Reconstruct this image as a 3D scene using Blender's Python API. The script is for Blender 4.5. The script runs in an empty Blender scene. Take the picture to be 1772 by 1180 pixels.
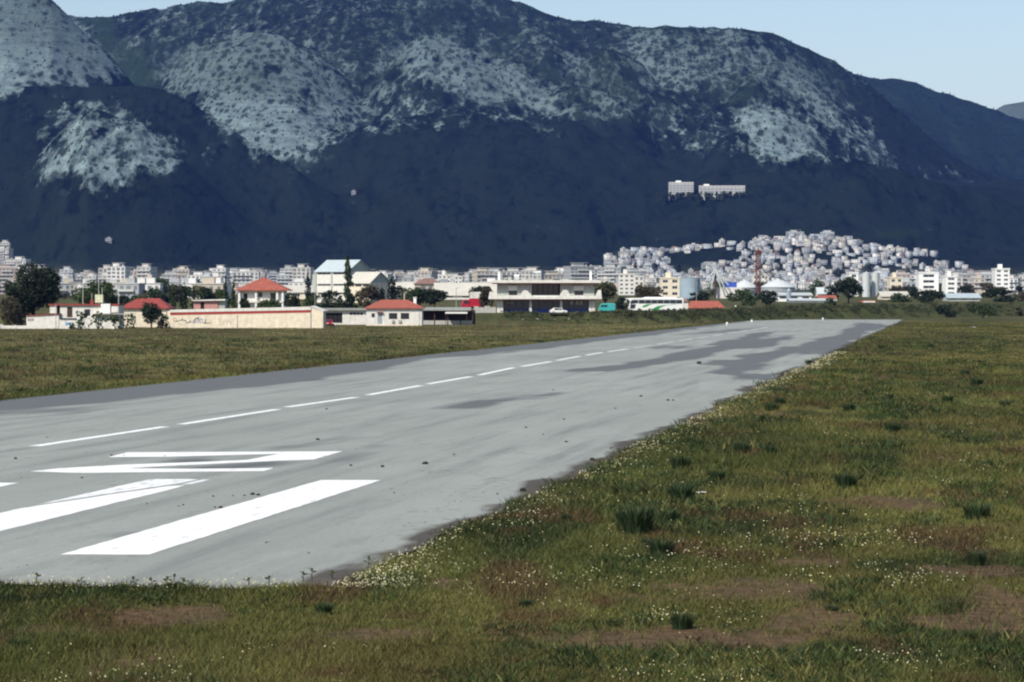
import bpy, bmesh, math, random
import numpy as np
from mathutils import Vector, Matrix
R = math.radians
random.seed(7); rng = np.random.default_rng(11)
sc = bpy.context.scene
COL = sc.collection

# ---------------------------------------------------------------- camera, sky, sun, exposure
F, CX, CY, HOR, CAMH = 5000.0, 886.0, 590.0, 518.0, 5.5     # photograph pixels
PITCH = -math.atan((CY - HOR) / F)
cam = bpy.data.cameras.new('camera'); camo = bpy.data.objects.new('camera', cam); COL.objects.link(camo)
cam.sensor_width = 36.0; cam.lens = F / 1772.0 * 36.0
cam.clip_start = 0.5; cam.clip_end = 60000
camo.location = (0, 0, CAMH); camo.rotation_euler = (math.pi / 2 + PITCH, 0, 0)
sc.camera = camo
SUN_AZ, SUN_EL = 216.0, 46.0                                 # degrees, clockwise from the view direction
w = bpy.data.worlds.new('World'); sc.world = w; w.use_nodes = True
nt = w.node_tree; nt.nodes.clear()
sky = nt.nodes.new('ShaderNodeTexSky'); sky.sky_type = 'NISHITA'; sky.sun_disc = False
sky.sun_elevation = R(SUN_EL); sky.sun_rotation = R(SUN_AZ); sky.altitude = 300
sky.air_density = 1.0; sky.dust_density = 1.0; sky.ozone_density = 0.3
bg = nt.nodes.new('ShaderNodeBackground'); bg.inputs['Strength'].default_value = 0.11
wo = nt.nodes.new('ShaderNodeOutputWorld')
nt.links.new(sky.outputs[0], bg.inputs[0]); nt.links.new(bg.outputs[0], wo.inputs[0])
sl = bpy.data.lights.new('sun', 'SUN'); sl.energy = 4.6; sl.angle = R(0.6); sl.color = (1.0, 0.94, 0.84)
so = bpy.data.objects.new('sun', sl); COL.objects.link(so)
tosun = Vector((math.sin(R(SUN_AZ)) * math.cos(R(SUN_EL)), math.cos(R(SUN_AZ)) * math.cos(R(SUN_EL)), math.sin(R(SUN_EL))))
so.rotation_euler = tosun.to_track_quat('Z', 'Y').to_euler(); so.location = (-50, -50, 80)
vs = sc.view_settings; vs.view_transform = 'Standard'; vs.look = 'None'; vs.exposure = 0.25; vs.gamma = 1.0
try: vs.use_curve_mapping = False
except Exception: pass
sc.cycles.use_denoising = True; sc.cycles.max_bounces = 6; sc.cycles.volume_bounces = 0
sc.cycles.caustics_reflective = False; sc.cycles.caustics_refractive = False
sc.cycles.filter_width = 2.2

# ---------------------------------------------------------------- helpers
def gp(x, y, z=0.0):
    "photo pixel -> point on the level z"
    xc, yc = (x - CX) / F, (CY - y) / F
    d = Vector((xc, math.cos(PITCH) - yc * math.sin(PITCH), math.sin(PITCH) + yc * math.cos(PITCH)))
    t = (z - CAMH) / d.z
    return Vector((d.x * t, d.y * t, z))
def at(x, y, Y):
    "photo pixel -> point at the distance Y"
    return Vector(((x - CX) / F * Y, Y, CAMH + (HOR - y) / F * Y))
def zy(y, Y): return CAMH + (HOR - y) / F * Y
def pxx(X, Y): return CX + F * X / Y

def hash2(ix, iy, s):
    h = np.sin(ix * 127.1 + iy * 311.7 + s * 74.7) * 43758.5453
    return h - np.floor(h)
def vn(x, y, s=0):
    x = np.asarray(x, float); y = np.asarray(y, float)
    ix, iy = np.floor(x), np.floor(y); fx, fy = x - ix, y - iy
    fx = fx * fx * (3 - 2 * fx); fy = fy * fy * (3 - 2 * fy)
    a, b = hash2(ix, iy, s), hash2(ix + 1, iy, s); c, d = hash2(ix, iy + 1, s), hash2(ix + 1, iy + 1, s)
    return (a + (b - a) * fx) * (1 - fy) + (c + (d - c) * fx) * fy
def fbm(x, y, s=0, o=4):
    t = 0; a = 0.5; n = 0
    for i in range(o):
        t = t + a * vn(x * 2 ** i, y * 2 ** i, s + i * 3.1); n += a; a *= 0.5
    return t / n
def sstep(a, b, x):
    t = np.clip((np.asarray(x, float) - a) / (b - a), 0, 1); return t * t * (3 - 2 * t)
def inpoly(px, py, poly):
    r = np.zeros(np.shape(px), bool); n = len(poly); j = n - 1
    for i in range(n):
        xi, yi = poly[i]; xj, yj = poly[j]
        if yi != yj:
            c = ((yi > py) != (yj > py)) & (px < (xj - xi) * (py - yi) / (yj - yi) + xi); r ^= c
        j = i
    return r

def tag(o, label=None, cat=None, group=None, kind=None):
    if label: o['label'] = label
    if cat: o['category'] = cat
    if group: o['group'] = group
    if kind: o['kind'] = kind
    return o
def empty(name, loc=(0, 0, 0), rz=0.0, label=None, cat=None, group=None):
    o = bpy.data.objects.new(name, None); COL.objects.link(o); o.empty_display_size = 0.3
    o.location = loc; o.rotation_euler = (0, 0, rz)
    return tag(o, label, cat, group)
def link(name, me, mat=None, parent=None, smooth=False):
    o = bpy.data.objects.new(name, me); COL.objects.link(o)
    if mat is not None:
        for m in (mat if isinstance(mat, (list, tuple)) else [mat]): me.materials.append(m)
    if parent: o.parent = parent
    if smooth and me.polygons: me.polygons.foreach_set('use_smooth', [True] * len(me.polygons))
    return o
def np_mesh(name, V, Fa, cols=None, matidx=None):
    V = np.asarray(V, np.float32).reshape(-1, 3); Fa = np.asarray(Fa, np.int32); k = Fa.shape[1]
    me = bpy.data.meshes.new(name)
    me.vertices.add(len(V)); me.vertices.foreach_set('co', V.ravel())
    me.loops.add(Fa.size); me.loops.foreach_set('vertex_index', Fa.ravel())
    me.polygons.add(len(Fa)); me.polygons.foreach_set('loop_start', np.arange(0, Fa.size, k, dtype=np.int32))
    if matidx is not None: me.polygons.foreach_set('material_index', np.asarray(matidx, np.int32))
    if cols is not None:
        c = np.ones((len(V), 4), np.float32); c[:, :3] = cols
        a = me.attributes.new('col', 'FLOAT_COLOR', 'POINT'); a.data.foreach_set('color', c.ravel())
    me.update(); me.validate()
    return me

class MB:
    def __init__(s): s.v = []; s.f = []; s.m = []; s.cur = 0
    def mat(s, i): s.cur = i; return s
    def face(s, pts):
        i = len(s.v); s.v += [tuple(p) for p in pts]; s.f.append(tuple(range(i, i + len(pts)))); s.m.append(s.cur); return s
    def box(s, x0, x1, y0, y1, z0, z1):
        i = len(s.v)
        s.v += [(x0, y0, z0), (x1, y0, z0), (x1, y1, z0), (x0, y1, z0), (x0, y0, z1), (x1, y0, z1), (x1, y1, z1), (x0, y1, z1)]
        for q in ((0, 3, 2, 1), (4, 5, 6, 7), (0, 1, 5, 4), (1, 2, 6, 5), (2, 3, 7, 6), (3, 0, 4, 7)):
            s.f.append(tuple(i + k for k in q)); s.m.append(s.cur)
        return s
    def prism(s, poly, y0, y1):
        "poly of (x,z), counter-clockwise seen from -y, extruded from y0 to y1"
        n = len(poly); i = len(s.v)
        s.v += [(x, y0, z) for x, z in poly] + [(x, y1, z) for x, z in poly]
        s.f.append(tuple(i + k for k in range(n))); s.f.append(tuple(i + n + k for k in reversed(range(n)))); s.m += [s.cur] * 2
        for k in range(n):
            l = (k + 1) % n; s.f.append((i + l, i + k, i + n + k, i + n + l)); s.m.append(s.cur)
        return s
    def prismx(s, poly, x0, x1):
        "poly of (y,z) extruded along x"
        n = len(poly); i = len(s.v)
        s.v += [(x0, y, z) for y, z in poly] + [(x1, y, z) for y, z in poly]
        s.f.append(tuple(i + k for k in reversed(range(n)))); s.f.append(tuple(i + n + k for k in range(n))); s.m += [s.cur] * 2
        for k in range(n):
            l = (k + 1) % n; s.f.append((i + k, i + l, i + n + l, i + n + k)); s.m.append(s.cur)
        return s
    def cyl(s, p, q, r0, r1=None, n=12):
        r1 = r0 if r1 is None else r1
        p, q = Vector(p), Vector(q); d = (q - p).normalized()
        a = d.orthogonal().normalized(); b = d.cross(a); i = len(s.v)
        for c, r in ((p, r0), (q, r1)):
            for k in range(n):
                t = 2 * math.pi * k / n; s.v.append(tuple(c + a * (r * math.cos(t)) + b * (r * math.sin(t))))
        for k in range(n):
            l = (k + 1) % n; s.f.append((i + k, i + l, i + n + l, i + n + k)); s.m.append(s.cur)
        s.f.append(tuple(i + k for k in reversed(range(n)))); s.f.append(tuple(i + n + k for k in range(n))); s.m += [s.cur] * 2
        return s
    def hip(s, x0, x1, y0, y1, z0, z1, rx0, rx1, ry=None, t=0.15):
        "hipped roof with eave thickness t and ridge from rx0 to rx1"
        ry = (y0 + y1) / 2 if ry is None else ry
        b = [(x0, y0), (x1, y0), (x1, y1), (x0, y1)]; i = len(s.v)
        s.v += [(x, y, z0) for x, y in b] + [(x, y, z0 + t) for x, y in b] + [(rx0, ry, z1), (rx1, ry, z1)]
        for q in ((3, 2, 1, 0), (0, 1, 5, 4), (1, 2, 6, 5), (2, 3, 7, 6), (3, 0, 4, 7), (4, 5, 9, 8), (5, 6, 9), (6, 7, 8, 9), (7, 4, 8)):
            s.f.append(tuple(i + k for k in q)); s.m.append(s.cur)
        return s
    def wallholes(s, x0, x1, z0, z1, y, holes, depth=0.18):
        "front skin at y with reveals going back by depth round each hole (hx0,hx1,hz0,hz1)"
        xs = sorted({x0, x1, *[h[0] for h in holes], *[h[1] for h in holes]}); zs = sorted({z0, z1, *[h[2] for h in holes], *[h[3] for h in holes]})
        for a, b in zip(xs[:-1], xs[1:]):
            for c, d in zip(zs[:-1], zs[1:]):
                mx, mz = (a + b) / 2, (c + d) / 2
                if not any(h[0] < mx < h[1] and h[2] < mz < h[3] for h in holes):
                    s.face([(a, y, c), (b, y, c), (b, y, d), (a, y, d)])
        for a, b, c, d in holes:
            Y = y + depth
            s.face([(a, y, c), (b, y, c), (b, Y, c), (a, Y, c)]); s.face([(a, y, d), (a, Y, d), (b, Y, d), (b, y, d)])
            s.face([(a, y, c), (a, Y, c), (a, Y, d), (a, y, d)]); s.face([(b, y, c), (b, y, d), (b, Y, d), (b, Y, c)])
        return s
    def mesh(s, name):
        me = bpy.data.meshes.new(name); me.from_pydata(s.v, [], s.f)
        me.polygons.foreach_set('material_index', s.m); me.update(); return me
    def build(s, name, mat, parent=None, smooth=False): return link(name, s.mesh(name), mat, parent, smooth)

# ---------------------------------------------------------------- materials
MAT = {}
def nmat(name):
    m = bpy.data.materials.new(name); m.use_nodes = True; t = m.node_tree; t.nodes.clear()
    o = t.nodes.new('ShaderNodeOutputMaterial'); b = t.nodes.new('ShaderNodeBsdfPrincipled'); t.links.new(b.outputs[0], o.inputs[0])
    return m, t, b
def mixn(t, fac, a, b, mode='MIX'):
    n = t.nodes.new('ShaderNodeMix'); n.data_type = 'RGBA'; n.blend_type = mode
    for sck, v in ((n.inputs[0], fac), (n.inputs[6], a), (n.inputs[7], b)):
        if isinstance(v, (int, float)): sck.default_value = v
        elif isinstance(v, (tuple, list)): sck.default_value = (*v, 1) if len(v) == 3 else v
        else: t.links.new(v, sck)
    return n.outputs[2]
def noise(t, scale, detail=4, rough=0.55, vec=None, w=0):
    n = t.nodes.new('ShaderNodeTexNoise'); n.inputs['Scale'].default_value = scale
    n.inputs['Detail'].default_value = detail; n.inputs['Roughness'].default_value = rough
    if vec is not None: t.links.new(vec, n.inputs['Vector'])
    return n.outputs['Fac']
def ramp(t, fac, a, b):
    n = t.nodes.new('ShaderNodeMapRange'); n.inputs[1].default_value = a; n.inputs[2].default_value = b; n.clamp = True
    t.links.new(fac, n.inputs[0]); return n.outputs[0]
def mth(t, op, a, b=None):
    n = t.nodes.new('ShaderNodeMath'); n.operation = op
    for k, v in ((0, a), (1, b)):
        if v is None: continue
        if isinstance(v, (int, float)): n.inputs[k].default_value = v
        else: t.links.new(v, n.inputs[k])
    return n.outputs[0]
def objvec(t, scale=(1, 1, 1)):
    c = t.nodes.new('ShaderNodeTexCoord'); m = t.nodes.new('ShaderNodeMapping'); m.inputs['Scale'].default_value = scale
    t.links.new(c.outputs['Object'], m.inputs['Vector']); return m.outputs[0]
def attr(t, name='col'):
    n = t.nodes.new('ShaderNodeAttribute'); n.attribute_name = name; return n.outputs['Color']
def plain(name, col, rough=0.8, var=0.18, scale=1.2, metal=0.0, bump=0.0, spec=0.3, dirt=None):
    m, t, b = nmat(name); v = objvec(t)
    n = noise(t, scale, 5, 0.6, v)
    dk = tuple(c * (1 - var) for c in col); lt = tuple(min(1, c * (1 + var * 0.6)) for c in col)
    c = mixn(t, ramp(t, n, 0.3, 0.7), dk, lt)
    if dirt:
        v2 = objvec(t, (1.5, 1.5, 0.25)); c = mixn(t, mth(t, 'MULTIPLY', ramp(t, noise(t, 1.0, 5, 0.65, v2), 0.5, 0.75), 0.45), c, dirt)
    t.links.new(c, b.inputs['Base Color'])
    b.inputs['Roughness'].default_value = rough; b.inputs['Metallic'].default_value = metal; b.inputs['Specular IOR Level'].default_value = spec
    if bump:
        bp = t.nodes.new('ShaderNodeBump'); bp.inputs['Strength'].default_value = bump; t.links.new(noise(t, scale * 8, 4, 0.6, v), bp.inputs['Height']); t.links.new(bp.outputs[0], b.inputs['Normal'])
    MAT[name] = m; return m
def attrmat(name, rough=0.85, spec=0.15, trans=0.0, mul=(1, 1, 1)):
    m, t, b = nmat(name); c = attr(t)
    if mul != (1, 1, 1): c = mixn(t, 1.0, c, mul, 'MULTIPLY')
    t.links.new(c, b.inputs['Base Color']); b.inputs['Roughness'].default_value = rough; b.inputs['Specular IOR Level'].default_value = spec
    if trans:
        tr = t.nodes.new('ShaderNodeBsdfTranslucent'); t.links.new(c, tr.inputs[0]); mx = t.nodes.new('ShaderNodeMixShader'); mx.inputs[0].default_value = trans
        t.links.new(b.outputs[0], mx.inputs[1]); t.links.new(tr.outputs[0], mx.inputs[2]); t.links.new(mx.outputs[0], t.nodes['Material Output'].inputs[0])
    MAT[name] = m; return m
plain('white_wall', (0.68, 0.66, 0.61), dirt=(0.45, 0.42, 0.36)); plain('cream_wall', (0.72, 0.64, 0.50), dirt=(0.45, 0.38, 0.29))
plain('grey_wall', (0.40, 0.43, 0.39), dirt=(0.36, 0.36, 0.32)); plain('pink_wall', (0.48, 0.25, 0.22)); plain('concrete', (0.42, 0.41, 0.38), dirt=(0.25, 0.24, 0.22))
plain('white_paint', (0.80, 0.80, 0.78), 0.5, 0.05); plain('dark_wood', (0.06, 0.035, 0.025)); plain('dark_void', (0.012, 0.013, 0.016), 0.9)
plain('glass', (0.02, 0.03, 0.045), 0.12, 0.3, 0.7, spec=0.6); plain('blue_panel', (0.05, 0.10, 0.42), 0.5); plain('door_grey', (0.30, 0.34, 0.37), 0.5)
plain('red_trim', (0.36, 0.045, 0.035), 0.7); plain('metal_roof', (0.42, 0.49, 0.51), 0.45, 0.12, 0.8); plain('pale_roof', (0.52, 0.50, 0.43), 0.6, 0.12, 0.3, dirt=(0.42, 0.4, 0.36))
plain('grey_roof', (0.27, 0.28, 0.26), 0.8); plain('tank_grey', (0.33, 0.36, 0.38), 0.5, 0.15, 0.4); plain('tank_blue', (0.30, 0.38, 0.44), 0.45, 0.15, 0.4); plain('tank_white', (0.50, 0.54, 0.54), 0.5, 0.08)
plain('red_steel', (0.13, 0.045, 0.04), 0.6); plain('truck_red', (0.42, 0.02, 0.04), 0.4); plain('car_red', (0.40, 0.015, 0.02), 0.25, 0.1, spec=0.5); plain('teal_paint', (0.05, 0.36, 0.36), 0.3, 0.08, spec=0.5)
plain('coach_white', (0.78, 0.79, 0.77), 0.25, 0.04, spec=0.5); plain('coach_green', (0.03, 0.26, 0.07), 0.3, 0.1, spec=0.5); plain('rubber', (0.02, 0.02, 0.02)); plain('chrome', (0.5, 0.5, 0.5), 0.25, 0.1, metal=0.9)
plain('lamp_red', (0.5, 0.02, 0.01), 0.3); plain('bark', (0.10, 0.075, 0.055), 0.9, 0.4, 6); plain('pole_grey', (0.35, 0.34, 0.32), 0.7); plain('stone', (0.30, 0.28, 0.25), 0.9, 0.25, 3)
plain('clod', (0.018, 0.014, 0.012), 0.95, 0.4, 20); plain('paper', (0.8, 0.8, 0.76), 0.8, 0.05); plain('ink_dark', (0.05, 0.055, 0.08)); plain('ink_blue', (0.22, 0.25, 0.42)); plain('ink_faint', (0.48, 0.40, 0.33)); plain('ink_red', (0.35, 0.12, 0.08))
plain('tank_yellow', (0.62, 0.62, 0.42), 0.5); plain('sack_blue', (0.10, 0.28, 0.5), 0.6)
def tiles(name, col):
    m, t, b = nmat(name); v = objvec(t)
    wv = t.nodes.new('ShaderNodeTexWave'); wv.inputs['Scale'].default_value = 1.6; wv.bands_direction = 'X'; t.links.new(v, wv.inputs['Vector'])
    n = noise(t, 1.3, 6, 0.65, v); c = mixn(t, ramp(t, n, 0.3, 0.72), tuple(k * 0.62 for k in col), tuple(k * 1.15 for k in col))
    n2 = noise(t, 9, 3, 0.6, v); c = mixn(t, mth(t, 'MULTIPLY', ramp(t, n2, 0.5, 0.7), 0.35), c, tuple(k * 0.5 for k in col))
    t.links.new(c, b.inputs['Base Color']); b.inputs['Roughness'].default_value = 0.85
    bp = t.nodes.new('ShaderNodeBump'); bp.inputs['Strength'].default_value = 0.5; bp.inputs['Distance'].default_value = 0.08; t.links.new(wv.outputs['Fac'], bp.inputs['Height']); t.links.new(bp.outputs[0], b.inputs['Normal'])
    MAT[name] = m
tiles('tile_red', (0.36, 0.10, 0.065)); tiles('tile_dark', (0.30, 0.055, 0.045)); tiles('tile_town', (0.25, 0.145, 0.115))
attrmat('leaf', 0.6, 0.25, 0.28); attrmat('grass', 0.7, 0.2, 0.25); attrmat('flower', 0.7, 0.1); attrmat('wood_mass', 0.9, 0.05); attrmat('house_mass', 0.8, 0.1)
# town walls take the colour of their object
m, t, b = nmat('town_wall'); oi = t.nodes.new('ShaderNodeObjectInfo'); n = noise(t, 0.35, 4, 0.6, objvec(t))
t.links.new(mixn(t, ramp(t, n, 0.3, 0.75), oi.outputs['Color'], mixn(t, 0.28, oi.outputs['Color'], (0.3, 0.29, 0.27))), b.inputs['Base Color']); b.inputs['Roughness'].default_value = 0.8; MAT['town_wall'] = m

# ---------------------------------------------------------------- terrain heights
def bank_line(x): return np.interp(x, [-14, 25, 48, 60, 83, 168, 400], [641, 650, 690, 742, 812, 955, 1330])
def near_z(x, y):
    "height of the ground up to about 1700 m"
    x = np.asarray(x, float); y = np.asarray(y, float)
    d = y - bank_line(x)
    left = sstep(-32, -8, x)
    hb = np.interp(x, [-10, 60, 90, 170], [2.35, 2.6, 3.4, 3.7])
    bank = sstep(-1, 11, d) * hb * left
    bank = bank + 0.35 * (fbm(x * 0.09, y * 0.09, 5) - 0.5) * sstep(0, 6, d) * left
    rise = np.interp(y, [612, 700, 950, 1300, 1700, 2400], [0, 1.6, 4.4, 6.5, 8.6, 11.5])
    rise = np.where(y < 612, 0, rise)
    z = np.maximum(bank, rise * (1 - left) + left * np.where(d > 11, np.maximum(hb, rise), 0))
    return z
MAIN = [(-500, -90, 7000), (-150, -40, 7000), (60, 25, 6900), (165, 29, 6900), (215, 27, 6900), (330, 12, 6900), (400, -3, 6900), (500, -28, 6900), (650, -34, 6900), (780, -18, 6900), (860, 0, 6900), (940, 15, 6800), (1010, 30, 6800), (1050, 42, 6700), (1090, 47, 6700), (1180, 47, 6500), (1235, 40, 6500), (1285, 39, 6500), (1330, 55, 6500), (1400, 86, 6500), (1460, 124, 6500), (1520, 172, 6400), (1600, 232, 6300), (1700, 300, 6200), (1772, 345, 6100), (1900, 420, 6000), (2300, 500, 6000)]
LAYERS = [  # ridge points (photo x, photo y, distance), slope to the front, slope to the back, roundness
    (MAIN, 0.33, 0.35, 60),
    ([(-500, -40, 5700), (-100, -35, 5700), (0, -22, 5700), (50, -12, 5700), (90, 1, 5700), (130, 34, 5680), (165, 66, 5650), (200, 106, 5600), (230, 146, 5560), (262, 190, 5500), (310, 260, 5400), (400, 420, 5300)], 0.42, 0.5, 40),
    ([(-500, 230, 4900), (-150, 180, 4900), (0, 164, 4900), (60, 152, 4950), (130, 146, 4980), (228, 143, 5000), (285, 156, 4980), (335, 184, 4940), (385, 222, 4900), (435, 256, 4850), (500, 292, 4800), (570, 330, 4750), (680, 400, 4700)], 0.40, 0.7, 30),
    ([(-100, 420, 4500), (40, 330, 4520), (90, 250, 4560), (150, 190, 4620), (195, 196, 4640), (245, 202, 4640), (300, 240, 4600), (330, 280, 4560), (400, 360, 4500), (480, 440, 4450)], 0.46, 0.25, 40),
    ([(200, 330, 5400), (262, 185, 5550), (285, 130, 5750), (330, 82, 5850), (380, 62, 5900), (430, 52, 5900), (490, 62, 5900), (545, 92, 5860), (600, 145, 5760), (640, 200, 5650), (690, 300, 5500)], 0.36, 0.25, 70),
    ([(340, 330, 5100), (400, 240, 5250), (460, 190, 5350), (500, 178, 5380), (545, 205, 5330), (600, 250, 5250), (660, 330, 5150)], 0.44, 0.2, 40),
    ([(600, 230, 5600), (660, 140, 5800), (700, 85, 5950), (735, 60, 6000), (790, 72, 6000), (850, 100, 5950), (910, 130, 5900), (985, 190, 5800), (1050, 270, 5600)], 0.36, 0.2, 60),
    ([(930, 190, 5700), (1000, 120, 5900), (1060, 90, 6000), (1110, 110, 5950), (1160, 170, 5800), (1200, 240, 5600)], 0.36, 0.2, 60),
    ([(1180, 260, 5400), (1240, 180, 5650), (1300, 120, 5850), (1345, 100, 5950), (1400, 130, 5900), (1450, 180, 5800), (1500, 240, 5650), (1550, 310, 5500)], 0.38, 0.2, 50),
    ([(1190, 330, 5000), (1250, 240, 5150), (1300, 200, 5250), (1345, 190, 5270), (1400, 222, 5240), (1440, 270, 5180), (1500, 340, 5100)], 0.44, 0.2, 40),
    ([(300, 360, 5100), (480, 275, 5150), (640, 215, 5250), (760, 195, 5350), (850, 190, 5350), (980, 215, 5300), (1100, 265, 5200), (1250, 330, 5000)], 0.30, 0.15, 60),
    ([(1180, 330, 4900), (1300, 294, 4950), (1400, 281, 5000), (1480, 278, 5000), (1560, 292, 5000), (1640, 315, 5000), (1772, 362, 5000), (1950, 430, 4900), (2300, 480, 4900)], 0.30, 0.4, 50),
    ([(1300, 200, 8200), (1400, 150, 8200), (1465, 127, 8200), (1510, 130, 8200), (1560, 135, 8200), (1620, 155, 8200), (1680, 174, 8200), (1772, 206, 8200), (1900, 260, 8200), (2300, 420, 8200)], 0.30, 0.35, 60),
    ([(900, 505, 4150), (960, 482, 4200), (1000, 470, 4250), (1050, 455, 4300), (1090, 440, 4350), (1140, 436, 4350), (1200, 434, 4350), (1260, 426, 4350), (1330, 418, 4350), (1385, 411, 4350), (1440, 414, 4350), (1520, 432, 4350), (1600, 446, 4300), (1660, 462, 4250), (1760, 484, 4200)], 0.15, 0.1, 60),
    ([(-400, 410, 3450), (-100, 425, 3450), (0, 442, 3450), (30, 458, 3430), (70, 482, 3400), (130, 503, 3400)], 0.20, 0.3, 30),
]
def far_z(x, y, detail=True):
    "height of the country beyond 1500 m"
    x = np.asarray(x, float); y = np.asarray(y, float); p = pxx(x, np.maximum(y, 1))
    base = np.interp(y, [1500, 1700, 2400, 3000, 3600, 4200, 4700, 5200, 6000, 7000, 9000], [7.5, 8.6, 11.5, 14.5, 22, 44, 95, 175, 260, 260, 150])
    k = 14.0; acc = np.exp((base - base) / k); top = base.copy() * 1.0
    zs = [base]
    for pts, sf, sb, rd in LAYERS:
        X = [q[0] for q in pts]; yy = np.interp(p, X, [q[1] for q in pts]); Yr = np.interp(p, X, [q[2] for q in pts])
        H = CAMH + (HOR - yy) / F * Yr
        d = y - Yr; ad = np.sqrt(d * d + rd * rd) - rd
        zl = H - np.where(d < 0, sf, sb) * ad
        out = np.maximum(0, np.maximum(X[0] - p, p - X[-1])) / F * y
        zs.append(zl - 0.6 * out)
    Z = np.stack(zs); mx = Z.max(0); z = mx + k * np.log(np.exp((Z - mx) / k).sum(0)) - 3
    z = np.maximum(z, base - 2)
    if detail:
        hi = sstep(40, 260, z)
        g = fbm(x / 170.0 + 3 * vn(x / 500, y / 500, 2), y / 420.0, 21, 4) - 0.5
        z = z + hi * (g * 46 + (fbm(x / 60.0, y / 90.0, 31, 3) - 0.5) * 14) + sstep(15, 60, z) * (fbm(x / 90, y / 90, 8, 3) - 0.5) * 6
    return z
def ground_z(x, y):
    x = float(x); y = float(y)
    return float(near_z(x, y)) if y < 1600 else float(far_z(np.array([x]), np.array([y]))[0])

# ---------------------------------------------------------------- runway frame (n across, s along)
RA = math.atan((1640 - CX) / F); RD = (math.sin(RA), math.cos(RA)); RN = (math.cos(RA), -math.sin(RA))
def ns(x, y): q = gp(x, y); return (q.x * RN[0] + q.y * RN[1], q.x * RD[0] + q.y * RD[1])
def nsw(X, Y): return X * RN[0] + Y * RN[1], X * RD[0] + Y * RD[1]
N0, N1, S0, S1 = -50.7, -11.5, 53.6, 792.0
def right_edge(s): return N1 + 0.9 * (fbm(s * 0.09, 3.3, 4) - 0.5) + 0.7 * (fbm(s * 0.5, 1.3, 9) - 0.5)
def front_edge(n): return S0 + 1.2 * (fbm(n * 0.35, 7.7, 6) - 0.5)

# ---------------------------------------------------------------- colours of the grassland
BARE = [(1300, 1020, 150, 22), (1400, 1075, 90, 24), (1090, 1105, 260, 14), (1260, 1100, 170, 16), (1740, 1060, 90, 30), (1660, 1075, 120, 12), (1690, 985, 90, 10), (300, 1065, 90, 14), (650, 1098, 110, 8), (230, 1140, 110, 18), (780, 1010, 70, 7), (1150, 1035, 90, 9), (1560, 870, 120, 8), (100, 1090, 70, 10), (1390, 970, 80, 6)]
BARE_W = []
for bx, by, rx, ry in BARE:
    c = gp(bx, by); a = gp(bx + rx * 1.2, by); f1 = gp(bx, by - ry * 1.35); BARE_W.append((c.x, c.y, a.x - c.x, f1.y - c.y))
def grass_col(x, y):
    "albedo of the turf and bareness, by place"
    x = np.asarray(x, float); y = np.asarray(y, float)
    a = fbm(x * 0.11, y * 0.05, 1, 4); b2 = fbm(x * 0.33, y * 0.11, 2, 4); c = fbm(x * 1.1, y * 0.5, 3, 3)
    bare = sstep(0.60, 0.72, fbm(x * 0.16, y * 0.05, 14, 4) * 0.75 + c * 0.25) * 0.75
    for cx_, cy_, rx, ry in BARE_W:
        d = ((x - cx_) / rx) ** 2 + ((y - cy_) / ry) ** 2 + (c - 0.5) * 2.2 + (b2 - 0.5) * 1.6
        bare = np.maximum(bare, 0.9 * (1 - sstep(0.1, 1.5, d)))
    green = np.array([0.058, 0.072, 0.019]); dark = np.array([0.020, 0.036, 0.012]); dry = np.array([0.135, 0.130, 0.040]); brown = np.array([0.090, 0.068, 0.030]); earth = np.array([0.115, 0.074, 0.048]); red = np.array([0.085, 0.040, 0.027])
    n, s = nsw(x, y)
    far = sstep(90, 330, y)
    wd = sstep(0.42, 0.66, a) * (0.55 + 0.35 * far); wb = sstep(0.48, 0.72, b2) * (0.45 + 0.35 * far); wk = sstep(0.56, 0.70, fbm(x * 0.5, y * 0.2, 17, 3)) * 0.8 * (1 - 0.4 * far)
    col = green[None] * (1 - wd[:, None]) + dry[None] * wd[:, None]
    col = col * (1 - wb[:, None] * 0.6) + brown[None] * wb[:, None] * 0.6
    col = col * (1 - wk[:, None]) + dark[None] * wk[:, None]
    lf = sstep(-53, -56, n)
    col = col * (1 - 0.55 * lf[:, None]) + np.array([0.165, 0.155, 0.075])[None] * (0.45 + 1.1 * fbm(x * 0.08, y * 0.05, 19, 3) ** 1.4)[:, None] * 0.55 * lf[:, None]; col = col * (0.50 + 1.28 * fbm(x * 0.25, y * 0.12, 29, 4))[:, None]
    wr = sstep(0.58, 0.72, fbm(x * 0.6, y * 0.22, 23, 3)) * 0.6
    col = col * (1 - wr[:, None]) + red[None] * wr[:, None]
    return col, bare, earth

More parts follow.
